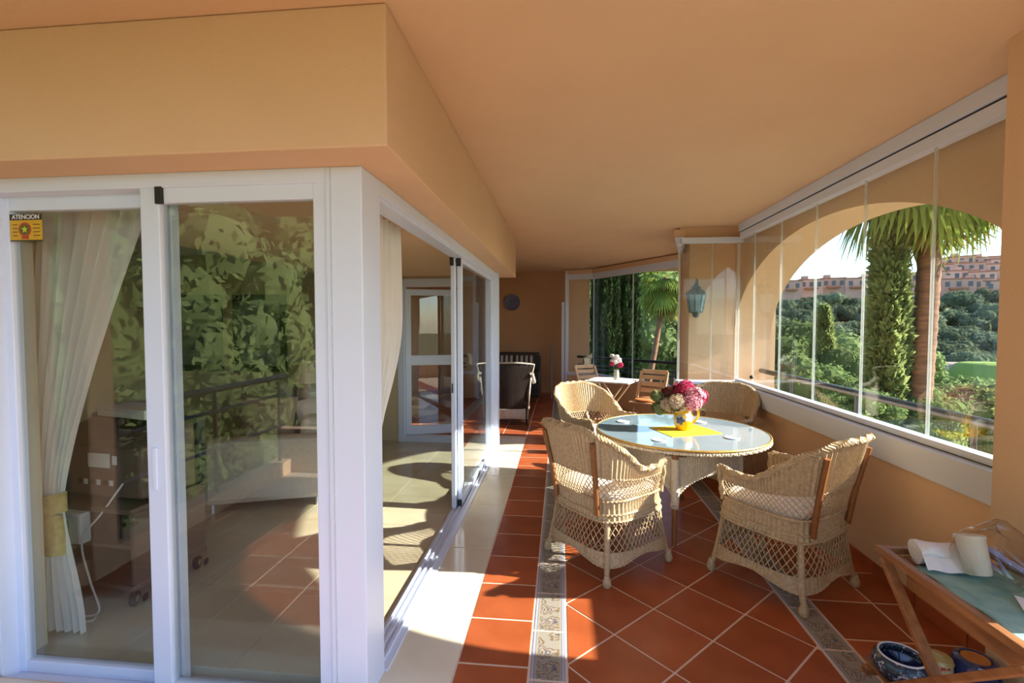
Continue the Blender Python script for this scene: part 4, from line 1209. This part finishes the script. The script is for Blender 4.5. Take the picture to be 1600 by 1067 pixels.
# television on a wheeled cart
cart = thing('tv_cart', 'dark wheeled television cart behind the left door', 'cart', (-2.66, 2.56, 0), R(-6))
MB().box(-.40, .40, -.24, .24, .52, .55).build('top_shelf', 'tv_case', cart, bev=.005)
MB().box(-.40, .40, -.24, .24, .10, .13).build('bottom_shelf', 'tv_case', cart, bev=.005)
MB().box(-.40, .40, -.24, .24, .33, .35).build('middle_shelf', 'tv_case', cart, bev=.005)
for sx in (-1, 1):
    MB().box(sx * .39 - .012, sx * .39 + .012, -.23, .23, .13, .52).build('side_panel', 'tan_fabric' if False else 'tv_case', cart, bev=.004)
    for sy in (-1, 1):
        wv = MB(); wv.lathe([(.005, -.014), (.036, -.014), (.042, -.008), (.042, .008), (.036, .014), (.005, .014)], 18)
        o = wv.build('castor', 'black_plastic', cart, True, loc=(sx * .36, sy * .2, .0425)); o.rotation_euler = (0, R(90), R(25))
        MB().lathe([(.004, -.016), (.018, -.016), (.018, .016), (.004, .016)], 14).build('hub', 'rail_metal', o, True)
        MB().box(-.015, .015, -.02, .02, .045, .058).build('fork', 'black_plastic', o)
tv = thing('television', 'brown cased television on the cart, seen from behind', 'television', (-2.66, 2.58, .5505), R(-6))
MB().add([(-.38, -.18, .02), (.38, -.18, .02), (.38, -.18, .30), (-.38, -.18, .30), (-.40, .16, 0), (.40, .16, 0), (.40, .16, .40), (-.40, .16, .40)],
         [(0, 1, 2, 3), (7, 6, 5, 4), (0, 4, 5, 1), (3, 2, 6, 7), (1, 5, 6, 2), (0, 3, 7, 4)]).build('rear_case', 'tv_case', tv, bev=.02)
MB().box(-.42, .42, .16, .22, 0, .42).build('front_bezel', 'black_plastic', tv, bev=.015)
MB().box(.02, .17, -.184, -.181, .19, .27).build('rating_label', 'white_plastic', tv)
MB().box(.19, .22, -.184, -.181, .21, .26).build('sticker', 'white_plastic', tv)
for k in range(6): MB().box(-.06 + .045 * k, -.035 + .045 * k, -.184, -.181, .09, .12).build('socket', 'white_plastic' if k % 2 else 'black_plastic', tv)
rt = thing('router', 'white router box leaning on the cart shelf', 'router', (-2.64, 2.30, .352), R(-6))
MB().box(-.16, .07, -.03, .03, 0, .17).build('case', 'white_plastic', rt, bev=.012)
MB().box(-.13, .0, -.0325, -.03, .04, .13).build('panel', 'paper', rt)
MB().tube([(-.10, .02, .17), (-.10, .03, .42)], .005, 6).build('antenna', 'black_plastic', rt, True)
def cable(label, pts):
    q = []
    n = len(pts)
    for i in range(n - 1):
        p0 = Vector(pts[max(0, i - 1)]); p1 = Vector(pts[i]); p2 = Vector(pts[i + 1]); p3 = Vector(pts[min(n - 1, i + 2)])
        for k in range(8):
            t = k / 8
            q.append(.5 * ((2 * p1) + (p2 - p0) * t + (2 * p0 - 5 * p1 + 4 * p2 - p3) * t * t + (3 * p1 - p0 - 3 * p2 + p3) * t ** 3))
    q.append(Vector(pts[-1]))
    o = MB().tube(q, .005, 6).build('cable', 'cable', None, True); tag(o, label, 'cable')
cable('white cable hanging from the back of the television', [(-2.42, 2.37, .66), (-2.48, 2.30, .52), (-2.56, 2.26, .38), (-2.50, 2.24, .18), (-2.44, 2.23, .02), (-2.52, 2.20, .006), (-2.58, 2.24, .006)])
cable('white cable hanging from the router', [(-2.60, 2.31, .42), (-2.68, 2.24, .30), (-2.64, 2.22, .14), (-2.50, 2.16, .03), (-2.42, 2.17, .006), (-2.46, 2.24, .006)])
o = thing('document_box', 'flat white box lying on the television', 'box', (-2.66, 2.91, 1.08), R(-14))
o.location = (-2.66, 2.72, 0.9715)
MB().box(-.22, .22, -.1, .09, 0, .045).build('box', 'white_plastic', o, bev=.006)
MB().box(-.225, .225, -.105, .095, .046, .058).build('lid', 'white_plastic', o, bev=.004)
# sofa seen from behind
sf = thing('sofa', 'oatmeal upholstered sofa, its arm end facing the sliding door', 'sofa', (-2.43, 3.63, 0), R(20))
MB().box(-.46, .46, 0, .20, .07, .60).build('arm', 'sofa', sf, bev=.05)
MB().box(-.46, .46, 1.35, 1.55, .07, .60).build('arm', 'sofa', sf, bev=.05)
MB().box(.24, .46, .20, 1.35, .07, .72).build('back', 'sofa', sf, bev=.05)
MB().box(-.46, .24, .20, 1.35, .07, .30).build('base', 'sofa', sf, bev=.03)
for k in range(2): MB().box(-.47, .24,   .205 + .575 * k, .77 + .575 * k, .30, .44).build('seat_cushion', 'sofa', sf, bev=.04)
for sx in (-.4, .4):
    for sy in (.06, 1.48): MB().tube([(sx, sy, 0), (sx, sy, .07)], .018, 8).build('foot', 'rail_metal', sf, True)
def pillow(name, label, mt, loc, rot, w_=.44, h_=.42):
    m = MB()
    for sg in (1, -1):
        m.grid(lambda s, t, sg=sg: ((s - .5) * w_ * (1 - .06 * math.sin(math.pi * t)), sg * .075 * (math.sin(math.pi * s) * math.sin(math.pi * t)) ** .55, (t - .5) * h_ * (1 - .06 * math.sin(math.pi * s))), 14, 14)
    o = m.build(name, mt, None, True, loc=loc); o.rotation_euler = rot; tag(o, label, 'cushion', 'cushions on the oatmeal sofa')
pillow('cushion', 'large tan cushion on the left of the sofa', 'tan_fabric', (-2.66, 4.05, .66), (R(-16), 0, R(12)), .50, .44)
pillow('cushion', 'slate blue cushion in the middle of the sofa', 'blue_fabric', (-2.42, 4.25, .66), (R(-14), R(18), R(20)), .36, .36)
pillow('cushion', 'white cushion at the right of the sofa', 'white_fabric', (-2.22, 4.22, .68), (R(-18), R(-14), R(28)), .44, .42)
# lamp on side table
st = thing('side_table', 'small round side table under the lamp behind the sofa', 'table', (-3.19, 5.72, 0))
MB().lathe([(.01, -.02), (.27, -.02), (.28, -.01), (.27, 0), (.01, 0)], 32, (0, 0, .52)).build('top', 'cane', st, True)
MB().tube([(0, 0, .03), (0, 0, .50)], .03, 10).build('column', 'cane', st, True)
MB().lathe([(.02, 0), (.18, 0), (.18, .02), (.05, .045), (.02, .05)], 24).build('base', 'cane', st, True)
lp = thing('table_lamp', 'table lamp with cream conical shade and white ceramic base', 'lamp', (-3.19, 5.72, .5205))
MB().lathe([(.02, 0), (.07, 0), (.10, .04), (.125, .11), (.11, .17), (.06, .20), (.03, .215), (.018, .24), (.018, .33)], 24).build('base', 'lamp_base', lp, True)
m = MB(); m.grid(lambda s, t: ((.235 - .145 * t) * math.cos(2 * math.pi * s), (.235 - .145 * t) * math.sin(2 * math.pi * s), .29 + .27 * t), 36, 5, True)
m.build('lamp_shade', 'shade', lp, True)
# pictures on the back wall
def picture(label, x, z0, z1, w_):
    p = thing('framed_picture', label, 'picture', (x, 6.018, z0), group='framed prints on the living room wall')
    h_ = z1 - z0; b = .085
    for q in ((-w_/2, -w_/2 + b, 0, h_), (w_/2 - b, w_/2, 0, h_), (-w_/2 + b, w_/2 - b, 0, b), (-w_/2 + b, w_/2 - b, h_ - b, h_)):
        MB().box(q[0], q[1], -.035, 0, q[2], q[3]).build('frame', 'frame_black', p, bev=.004)
    pr = MB().box(-w_/2 + b, w_/2 - b, -.016, -.004, b, h_ - b).build('print', 'paper', p)
    v = MB().lathe([(.005, 0), (.035, 0), (.06, .05), (.075, .12), (.05, .19), (.028, .22), (.028, .26), (.06, .29), (.005, .29)], 20)
    o = v.build('printed_vase', 'ink', pr, True, loc=(.05, -.017, h_ * .30)); o.scale = (1, .02, 1)
    MB().box(-.13, .2, -.0185, -.0165, h_ * .285, h_ * .30).build('printed_table', 'ink', pr)
    MB().box(-w_/2 + b - .002, w_/2 - b + .002, -.028, -.024, b, h_ - b).build('cover_glass', 'door_glass', p)
    return p
picture('framed print of a dark vase with wide black frame', -4.03, 0.90, 1.94, .76)
picture('framed print in black frame left of the vase print', -4.92, 0.90, 1.94, .70)

# ------------------------------------------------------------------ warning sticker
sk_ = thing('alarm_sticker', 'yellow and black alarm warning sticker reading ATENCION on the door glass', 'sticker', (-2.332, 1.8655, 1.97))
sw, sh = .158, .118
MB().box(-sw/2, sw/2, -.0008, 0, -sh/2, sh/2).build('sticker_base', 'sticker_yellow', sk_)
MB().box(-sw/2, sw/2, -.0014, -.0008, sh/2 - .026, sh/2).build('header', 'sticker_black', sk_)
MB().box(-sw/2, sw/2, -.0014, -.0008, -sh/2, -sh/2 + .005).build('footer', 'sticker_black', sk_)
fc = bpy.data.curves.new('lettering', 'FONT'); fc.body = 'ATENCION'; fc.size = .0265; fc.align_x = 'CENTER'; fc.align_y = 'CENTER'; fc.extrude = .0002; fc.offset = .0006
fo = bpy.data.objects.new('lettering_source', fc); C.objects.link(fo)
bpy.context.view_layer.update()
fm = bpy.data.meshes.new_from_object(fo.evaluated_get(bpy.context.evaluated_depsgraph_get()))
bpy.data.objects.remove(fo)
fm.materials.clear(); fm.materials.append(MT['sticker_white'])
o = obj('lettering', fm, sk_, loc=(0, -.0018, sh/2 - .013)); o.rotation_euler = (R(90), 0, 0)
def disc(r, yy, mt, nm):
    o = MB().lathe([(.0005, 0), (r, 0), (r, .0005), (.0005, .0005)], 28).build(nm, mt, sk_, loc=(-.006, yy, -.008)); o.rotation_euler = (R(90), 0, 0)
disc(.031, -.0010, 'sticker_red', 'emblem_ring'); disc(.022, -.0016, 'sticker_green', 'emblem_disc')
sp = [( (.017 if k % 2 == 0 else .0075) * math.sin(math.pi * k / 5), (.017 if k % 2 == 0 else .0075) * math.cos(math.pi * k / 5)) for k in range(10)]
m = MB(); m.add([(-.006 + x, -.0026, -.008 + z) for x, z in sp] + [(-.006, -.0030, -.008)], [(k, (k + 1) % 10, 10) for k in range(10)])
m.build('star', 'sticker_lime', sk_)
MB().box(-.024, .012, -.0013, -.0009, -.05, -.036).build('ribbon', 'sticker_red', sk_)
for k in range(4):
    MB().box(-.066, -.042, -.0013, -.0009, .012 - .016 * k, .015 - .016 * k).build('small_print', 'sticker_black', sk_)
    MB().box(.034, .068, -.0013, -.0009, .012 - .016 * k, .015 - .016 * k).build('small_print', 'sticker_black', sk_)

# ------------------------------------------------------------------ landscape
YAW, PIT, FPX = R(5.86), math.atan(28 / 740), 740.0
def bearing(u, v, Y):
    """a point of the place at depth Y in the direction read off the photograph"""
    x = (u - 800) / FPX; z = -(v - 533.5) / FPX
    y2 = math.cos(PIT) + z * math.sin(PIT); z2 = -math.sin(PIT) + z * math.cos(PIT)
    X = x * math.cos(YAW) - y2 * math.sin(YAW); Yd = x * math.sin(YAW) + y2 * math.cos(YAW)
    k = Y / Yd
    return Vector((X * k, Y, 1.55 + z2 * k))
def hgt(x, y):
    r = math.hypot(x, y)
    if x > -8: 
        k_ = smooth01((y - 8 + .1 * x) / 50)
        return hgt0(r, x, y) * k_ + (1 - k_) * -7.0 if r > 20 else -3.2
    return hgt0(r, x, y)
def hgt0(r, x, y):
    ks = ((0, -3.2), (14, -3.2), (40, -4.6), (86, -6.5), (150, 3), (190, 7), (215, 9.5), (260, 15), (300, 16), (420, 17))
    for (r0, h0), (r1, h1) in zip(ks[:-1], ks[1:]):
        if r <= r1:
            t = (r - r0) / (r1 - r0)
            return h0 + (h1 - h0) * (t * t * (3 - 2 * t) * .5 + t * .5) + .7 * math.sin(x * .07) * math.cos(y * .06) * min(1, r / 60)
    return 30
m = MB()
NR, NA = 46, 96
m.grid(lambda s, t: (lambda r, a: (r * math.cos(a), r * math.sin(a), hgt(r * math.cos(a), r * math.sin(a)) if r > 13 else -3.2))(2 + 398 * t ** 1.6, 2 * math.pi * s), NA, NR, True)
o = m.build('ground_hillside', 'hill', None, True); o['kind'] = 'structure'; o['label'] = 'green valley and hillside around the building'
# golf lawn and path in the valley
def patch_on_ground(name, label, mt, cx, cy, rx, ry, rot, lift):
    m = MB()
    def fn(s, t):
        a = 2 * math.pi * s; k = t * (1 + .12 * math.sin(3 * a + 1))
        dx, dy = rx * k * math.cos(a), ry * k * math.sin(a)
        x = cx + dx * math.cos(rot) - dy * math.sin(rot); y = cy + dx * math.sin(rot) + dy * math.cos(rot)
        return (x, y, hgt(x, y) - .3 + lift * (1 - t ** 9))
    m.grid(fn, 40, 8, True)
    o = m.build(name, mt, None, True); o['kind'] = 'structure'; o['label'] = label
p = bearing(1552, 566, 50)
patch_on_ground('ground_lawn', 'bright green golf lawn across the valley', 'lawn', p.x, p.y, 4.2, 3.2, -.75, p.z - hgt(p.x, p.y) + .3)
p = bearing(1490, 566, 53)
patch_on_ground('ground_path', 'dusty track beside the golf lawn', 'path', p.x, p.y, 3.6, 2.0, -.75, p.z - hgt(p.x, p.y) + .3)

def crown_mesh(name, mt, n, leaf, clumps=16, flat=.8, seed=0):
    g_ = np.random.default_rng(seed)
    cc = g_.normal(size=(clumps, 3)); cc /= np.linalg.norm(cc, axis=1)[:, None]
    cc *= g_.uniform(.35, .72, (clumps, 1)); cc[:, 2] *= flat
    cr_ = g_.uniform(.28, .46, clumps)
    idx = g_.integers(0, clumps, n)
    d = g_.normal(size=(n, 3)); d /= np.linalg.norm(d, axis=1)[:, None]
    pos = cc[idx] + d * (cr_[idx] * g_.uniform(.75, 1.05, n))[:, None]
    nrm = d + g_.normal(scale=.6, size=(n, 3)); nrm /= np.linalg.norm(nrm, axis=1)[:, None]
    t1 = np.cross(nrm, g_.normal(size=(n, 3))); t1 /= np.linalg.norm(t1, axis=1)[:, None]
    t2 = np.cross(nrm, t1)
    s = leaf * g_.uniform(.6, 1.3, n)[:, None]
    Q = np.stack([pos - t1 * s, pos + t2 * s * .5, pos + t1 * s, pos - t2 * s * .5], axis=1)
    # solid heart of each clump so that the crown is not see-through
    ex = []
    for c, r in zip(cc, cr_):
        b = MB().ball(tuple(c), r * .8, r * .8, r * .8, 8, 6)
        V = np.array(b.v)
        for f in b.f: ex.append(V[list(f)])
    Q = np.concatenate([Q, np.array(ex)])
    return quads(name, Q, mt)
crowns = {k: [crown_mesh('foliage', k, n, lf, cl_, fl_, sd) for sd in range(3)] for k, n, lf, cl_, fl_ in
          (('bush', 5200, .055, 26, .85), ('pale_bush', 5200, .055, 26, .85), ('olive', 1500, .075, 18, .62))}
trunk_me = MB().tube([(0, 0, -1.0), (.03, 0, -.5), (0, .02, -.15), (0, 0, .02)], [.055, .045, .035, .02], 8).mesh('trunk', 'bark', True)
def tree(name, label, group, kind, x, y, zc, rx, rz_, rot, zbase=None):
    zb = hgt(x, y) if zbase is None else zbase
    t = thing(name, label, 'tree' if 'tree' in name else 'shrub', (x, y, zb), 0, group)
    f = obj('foliage', crowns[kind][random.randrange(3)], t, loc=(0, 0, zc - zb))
    f.scale = (rx, rx, rz_); f.rotation_euler = (0, 0, rot)
    k = obj('trunk', trunk_me, t, loc=(0, 0, zc - zb)); L_ = max(.3, zc - zb); k.scale = (L_ * .9, L_ * .9, L_)
    return t
# hillside pines and olives across the valley
ORD = ['first', 'second', 'third', 'fourth', 'fifth', 'sixth', 'seventh', 'eighth', 'ninth', 'tenth', 'eleventh', 'twelfth', 'thirteenth', 'fourteenth', 'fifteenth',
       'sixteenth', 'seventeenth', 'eighteenth', 'nineteenth', 'twentieth', 'twenty-first', 'twenty-second', 'twenty-third', 'twenty-fourth', 'twenty-fifth', 'twenty-sixth']
for row, (ring_r, n) in enumerate(((72, 16), (80, 18), (88, 20), (97, 21), (107, 22), (118, 23), (129, 24), (140, 24), (150, 25))):
    place = 0
    for k in range(n):
        a = R(71 - 43 * (k + random.uniform(.1, .9)) / n)
        rr = ring_r + random.uniform(-4, 4)
        x, y = rr * math.cos(a), rr * math.sin(a)
        s = random.uniform(2.6, 4.2)
        if ring_r < 85 and R(42) < a < R(50): s *= .6
        if ring_r < 75 and a < R(47): continue
        place += 1
        tree('hillside_tree', 'round grey green tree on the far slope, %s from left in %s row up' % (ORD[place - 1], ORD[row]), 'trees on the far slope', 'olive', x, y, hgt(x, y) + s * .95, s, s * .95, random.uniform(0, 6))
# dense greenery beyond the far glazing
for k in range(18):
    u = 905 + k * 9.6; Y = 30 + (k * 7 % 4) * 6
    zt = 1.55 + (505 - (446 + .28 * (u - 905) + random.uniform(-10, 22) + (k * 7 % 4 < 2) * 30)) * Y / FPX
    q = bearing(u, 500, Y); s = random.uniform(2.6, 3.6)
    tree('garden_tree', 'leafy green tree beyond the far glazing, %s from the left' % ORD[k], 'garden trees beyond the far glazing', random.choice(('bush', 'pale_bush', 'pale_bush')), q.x, q.y, zt, s, s * random.uniform(.9, 1.2), random.uniform(0, 6))
# bushes below the right arch
for k, (u, v, Y, s, kd) in enumerate(sorted(((1215, 545, 20, 1.9, 'bush'), (1250, 520, 27, 2.4, 'bush'), (1235, 575, 15, 1.3, 'pale_bush'), (1320, 560, 17, 1.5, 'pale_bush'), (1340, 545, 24, 2.0, 'pale_bush'),
                         (1300, 590, 14, 1.2, 'bush'), (1385, 600, 12, 1.2, 'bush'), (1490, 618, 16, 1.5, 'pale_bush'), (1530, 612, 18, 1.5, 'bush'), (1500, 625, 12, 1.2, 'bush'), (1550, 620, 12, 1.3, 'pale_bush'),
                         (1200, 560, 30, 3.0, 'bush'), (1275, 545, 33, 2.6, 'pale_bush'), (1400, 545, 30, 2.4, 'bush'), (1566, 612, 24, 1.6, 'pale_bush'), (1340, 620, 11, .9, 'bush'), (1450, 640, 11, .9, 'bush')))):
    q = bearing(u, v, Y)
    tree('garden_shrub', 'rounded garden shrub below the right arch, %s from the left' % ORD[k], 'shrubs below the right arch', kd, q.x, q.y, q.z - s * .5, s, s * .95, random.uniform(0, 6))
# trees left of and behind the terrace, seen mirrored in the door glass
for k, (x, y, zt, s, kd) in enumerate(((-9, -3, 1.2, 2.6, 'bush'), (-8, -7, 1.6, 2.6, 'pale_bush'), (-7, 0.5, .6, 2.0, 'pale_bush'), (-13, -10, 3.4, 3.6, 'bush'), (-16, -4, 3.8, 3.8, 'bush'), (-5.5, -10, 1.6, 2.6, 'bush'),
                          (-20, -15, 6, 4.6, 'bush'), (-23, -6, 6, 4.6, 'pale_bush'), (-12, -17, 5, 4.2, 'pale_bush'), (-26, -22, 9, 6, 'bush'),
                          (-30, -12, 9, 6, 'pale_bush'), (-5.8, -3.5, -.6, 1.6, 'pale_bush'))):
    tree('garden_tree', 'bushy tree left of the terrace, %s of those mirrored in the door glass' % ORD[k], 'trees left of the terrace', kd, x, y, zt, s, s * 1.1, random.uniform(0, 6))

def column_foliage(name, mt, n, height, prof, leaf, seed, up=.8):
    g_ = np.random.default_rng(seed)
    t = g_.uniform(0, 1, n) ** 1.1
    r = np.array([prof(v) for v in t]); a = g_.uniform(0, 2 * np.pi, n)
    lump = 1 + .16 * np.sin(5 * a + 9 * t) + .1 * np.sin(11 * a - 23 * t)
    r = r * lump * g_.uniform(.82, 1.05, n)
    pos = np.stack([r * np.cos(a), r * np.sin(a), t * height], 1)
    d = np.stack([np.cos(a) * (1 - up), np.sin(a) * (1 - up), np.full(n, up)], 1) + g_.normal(scale=.25, size=(n, 3))
    d /= np.linalg.norm(d, axis=1)[:, None]
    t1 = np.cross(d, g_.normal(size=(n, 3))); t1 /= np.linalg.norm(t1, axis=1)[:, None]
    s = leaf * g_.uniform(.6, 1.3, n)[:, None]
    Q = np.stack([pos - d * s * .3, pos + t1 * s * .3 + d * s * .3, pos + d * s, pos - t1 * s * .3 + d * s * .3], 1)
    b = MB().lathe([(max(.01, prof(k / 16) * (.32 if mt == 'conifer' else .76)), height * k / 16) for k in range(17)], 12)
    V = np.array(b.v)
    ex = [V[list(f)] for f in b.f if len(f) == 4]
    return quads(name, np.concatenate([Q, np.array(ex)]), mt)
def columnar(name, label, group, mt, q, height, prof, n, leaf, seed, up=.8):
    zb = hgt(q.x, q.y)
    t = thing(name, label, 'tree', (q.x, q.y, zb), 0, group)
    f = obj('foliage', column_foliage('foliage', mt, n, height, prof, leaf, seed, up), t, loc=(0, 0, .3))
    MB().tube([(0, 0, -.2), (0, 0, height * .5)], [.12, .05], 8).build('trunk', 'bark', t, True)
cyp = lambda t: .50 * (.55 + .45 * min(1, t * 4)) * (1 - t) ** .28 + .02
columnar('cypress_tree', 'dark columnar cypress nearest the far glazing, left of the pair', 'cypresses beyond the far glazing', 'cypress', bearing(946, 500, 17.5), 11.5, lambda t: cyp(t) * .95, 24000, .16, 3)
columnar('cypress_tree', 'dark columnar cypress on the right of the pair', 'cypresses beyond the far glazing', 'cypress', bearing(979, 500, 18.5), 12, lambda t: cyp(t) * .88, 24000, .16, 4)
con = lambda t: .44 * (1 - t) ** .62 + .03
columnar('conifer_tree', 'tall feathery light green conifer left of the big palm', 'light green conifers below the arch', 'conifer', bearing(1386, 500, 11.5), 8.4, con, 13000, .17, 5, .5)
columnar('conifer_tree', 'short feathery conifer in the middle of the arch view', 'light green conifers below the arch', 'conifer', bearing(1286, 540, 17), 5.0, lambda t: con(t) * 1.15, 12000, .16, 6, .55)

# fan palms
def frond_mesh(seed, droop, mt):
    g_ = random.Random(seed); Q = []
    def pet(t):   # arching stalk
        return Vector((1.05 * t, 0, -droop * .35 * t * t))
    for k in range(6):
        a, b = pet(k / 6), pet((k + 1) / 6); w_ = Vector((0, .018, 0))
        Q.append([a - w_, a + w_, b + w_, b - w_])
    tip = pet(1); tdir = (pet(1) - pet(.8)).normalized()
    side = Vector((0, 1, 0)); nrm = tdir.cross(side)
    NB = 30
    for k in range(NB):
        a = R(-118 + 236 * k / (NB - 1)); L_ = (1.0 - .25 * (abs(a) / R(118)) ** 2) * g_.uniform(.88, 1.1)
        d = tdir * math.cos(a) + side * math.sin(a)
        w_ = (tdir * -math.sin(a) + side * math.cos(a))
        prev = None
        for j in range(5):
            t = j / 4
            c = tip + d * (L_ * t) - Vector((0, 0, 1)) * (droop * .75 * L_ * max(0, t - .3) ** 1.6) + nrm * (.03 * math.sin(k * 2.6))
            wd = (.008 + .036 * math.sin(math.pi * min(1, t * .8 + .12))) * (1 if t < .99 else .12)
            cur = (c - w_ * wd, c + w_ * wd)
            if prev: Q.append([prev[0], prev[1], cur[1], cur[0]])
            prev = cur
    return quads('frond', np.array([[tuple(p) for p in q] for q in Q]), mt)
fr_green = [frond_mesh(s, d, 'palm_leaf') for s, d in ((1, .8), (2, 1.1), (3, 1.5))]
fr_dead = [frond_mesh(s, d, 'palm_dead') for s, d in ((5, 1.6), (6, 2.0))]
def palm(label, base, top, rad, size, nf, seed):
    g_ = random.Random(seed)
    t = thing('fan_palm', label, 'palm', tuple(base), 0, 'fan palms outside')
    ax = top - base
    pts = []; rr = []
    for k in range(60):
        s = k / 59
        bend = Vector((.10 * math.sin(s * 3), .06 * math.sin(s * 2.2), 0))
        pts.append(ax * s + bend); rr.append(rad * (1.12 - .25 * s) * (1 + (.05 if k % 2 else -.02)))
    MB().tube(pts, rr, 14).build('trunk', 'palm_trunk', t, True)
    ctr = pts[-1]
    MB().ball(tuple(ctr), rad * 1.3, rad * 1.3, rad * 2.0, 12, 8).build('crown_core', 'palm_trunk', t, True)
    for k in range(nf):
        f = k / nf
        pitch = R(62 - 125 * f + g_.uniform(-8, 8))       # upright in the middle, hanging below
        az = k * 2.39996
        dead = f > .84
        o = obj('frond', (fr_dead if dead else fr_green)[g_.randrange(2 if dead else 3)], t, loc=tuple(ctr + Vector((0, 0, (.35 - .7 * f) * rad * 3))))
        o.rotation_euler = Euler((0, -pitch, az), 'XYZ')
        sc = size * g_.uniform(.85, 1.1) * (.8 if dead else 1)
        o.scale = (sc, sc, sc)
pb = bearing(1428, 660, 11.2); pt_ = bearing(1464, 222, 11.6)
pb = pb + (pb - pt_).normalized() * max(0, (pb.z + 3.2)); 
palm('tall fan palm with reddish trunk in the right arch', pb, pt_, .22, 1.15, 54, 1)
pb = bearing(1012, 590, 21); pt_ = bearing(1040, 440, 21.6)
pb = pb + (pb - pt_).normalized() * max(0, (pb.z + 4))
palm('slender fan palm beyond the far glazing', pb, pt_, .12, 0.80, 48, 2)

# houses on the hilltop
def house(k, u, v, Y, w_, h_, d_, nw):
    w_ *= .72; d_ *= .6
    q = bearing(u, v, Y)
    rz = math.atan2(q.y, q.x) - math.pi / 2 + R(14)
    zb = hgt(q.x, q.y) - 3
    t = thing('hillside_house', 'pink terraced house on the hilltop across the valley, %s from the left' % ORD[k], 'building', (q.x, q.y, zb), rz, 'pink terraced houses on the hilltop')
    z1 = q.z - zb
    MB().box(-w_/2, w_/2, -d_/2, d_/2, 0, z1).build('walls', 'house_pink', t)
    MB().box(-w_/2 - .2, w_/2 + .2, -d_/2 - .2, d_/2 + .2, z1, z1 + .35).build('roof_parapet', 'house_roof', t)
    for k in range(nw):
        x = -w_/2 + w_ * (k + .5) / nw
        MB().box(x - .55, x + .55, -d_/2 - .12, -d_/2 + .05, z1 - 2.4, z1 - .8).build('window', 'house_window', t)
    MB().box(-w_ * .3, w_ * .25, -d_/2 - 1.6, -d_/2, z1 - 3.4, z1 - 2.8).build('balcony', 'house_roof', t)
    if w_ > 7: MB().box(-w_ * .35, -w_ * .1, -d_/4, d_/4, z1 + .35, z1 + 1.5).build('roof_turret', 'house_pink', t)
for k, a in enumerate(sorted(((1472, 405, 205, 9, 4, 9, 2), (1500, 402, 208, 11, 5, 9, 3), (1537, 403, 206, 12, 5, 9, 3), (1562, 406, 200, 8, 5, 8, 2), (1470, 415, 196, 8, 4, 8, 2), (1488, 412, 198, 9, 4, 8, 2), (1515, 412, 196, 11, 4, 8, 3),
          (1548, 414, 194, 10, 4, 8, 3), (1478, 425, 186, 10, 4, 8, 3), (1505, 424, 186, 10, 4, 8, 3), (1532, 426, 184, 10, 4, 8, 3), (1560, 424, 184, 9, 4, 8, 2), (1495, 437, 174, 12, 4, 8, 3), (1525, 437, 174, 10, 4, 8, 3),
          (1415, 428, 186, 9, 4, 8, 3), (1390, 432, 184, 10, 4, 8, 3), (1360, 434, 182, 10, 4, 8, 3), (1300, 436, 182, 10, 4, 8, 3), (1335, 436, 180, 9, 4, 8, 2), (1265, 438, 180, 10, 4, 8, 3), (1235, 440, 178, 9, 4, 8, 2), (1410, 440, 172, 9, 4, 8, 2), (1555, 440, 172, 9, 4, 8, 2)))):
    house(k, *a)
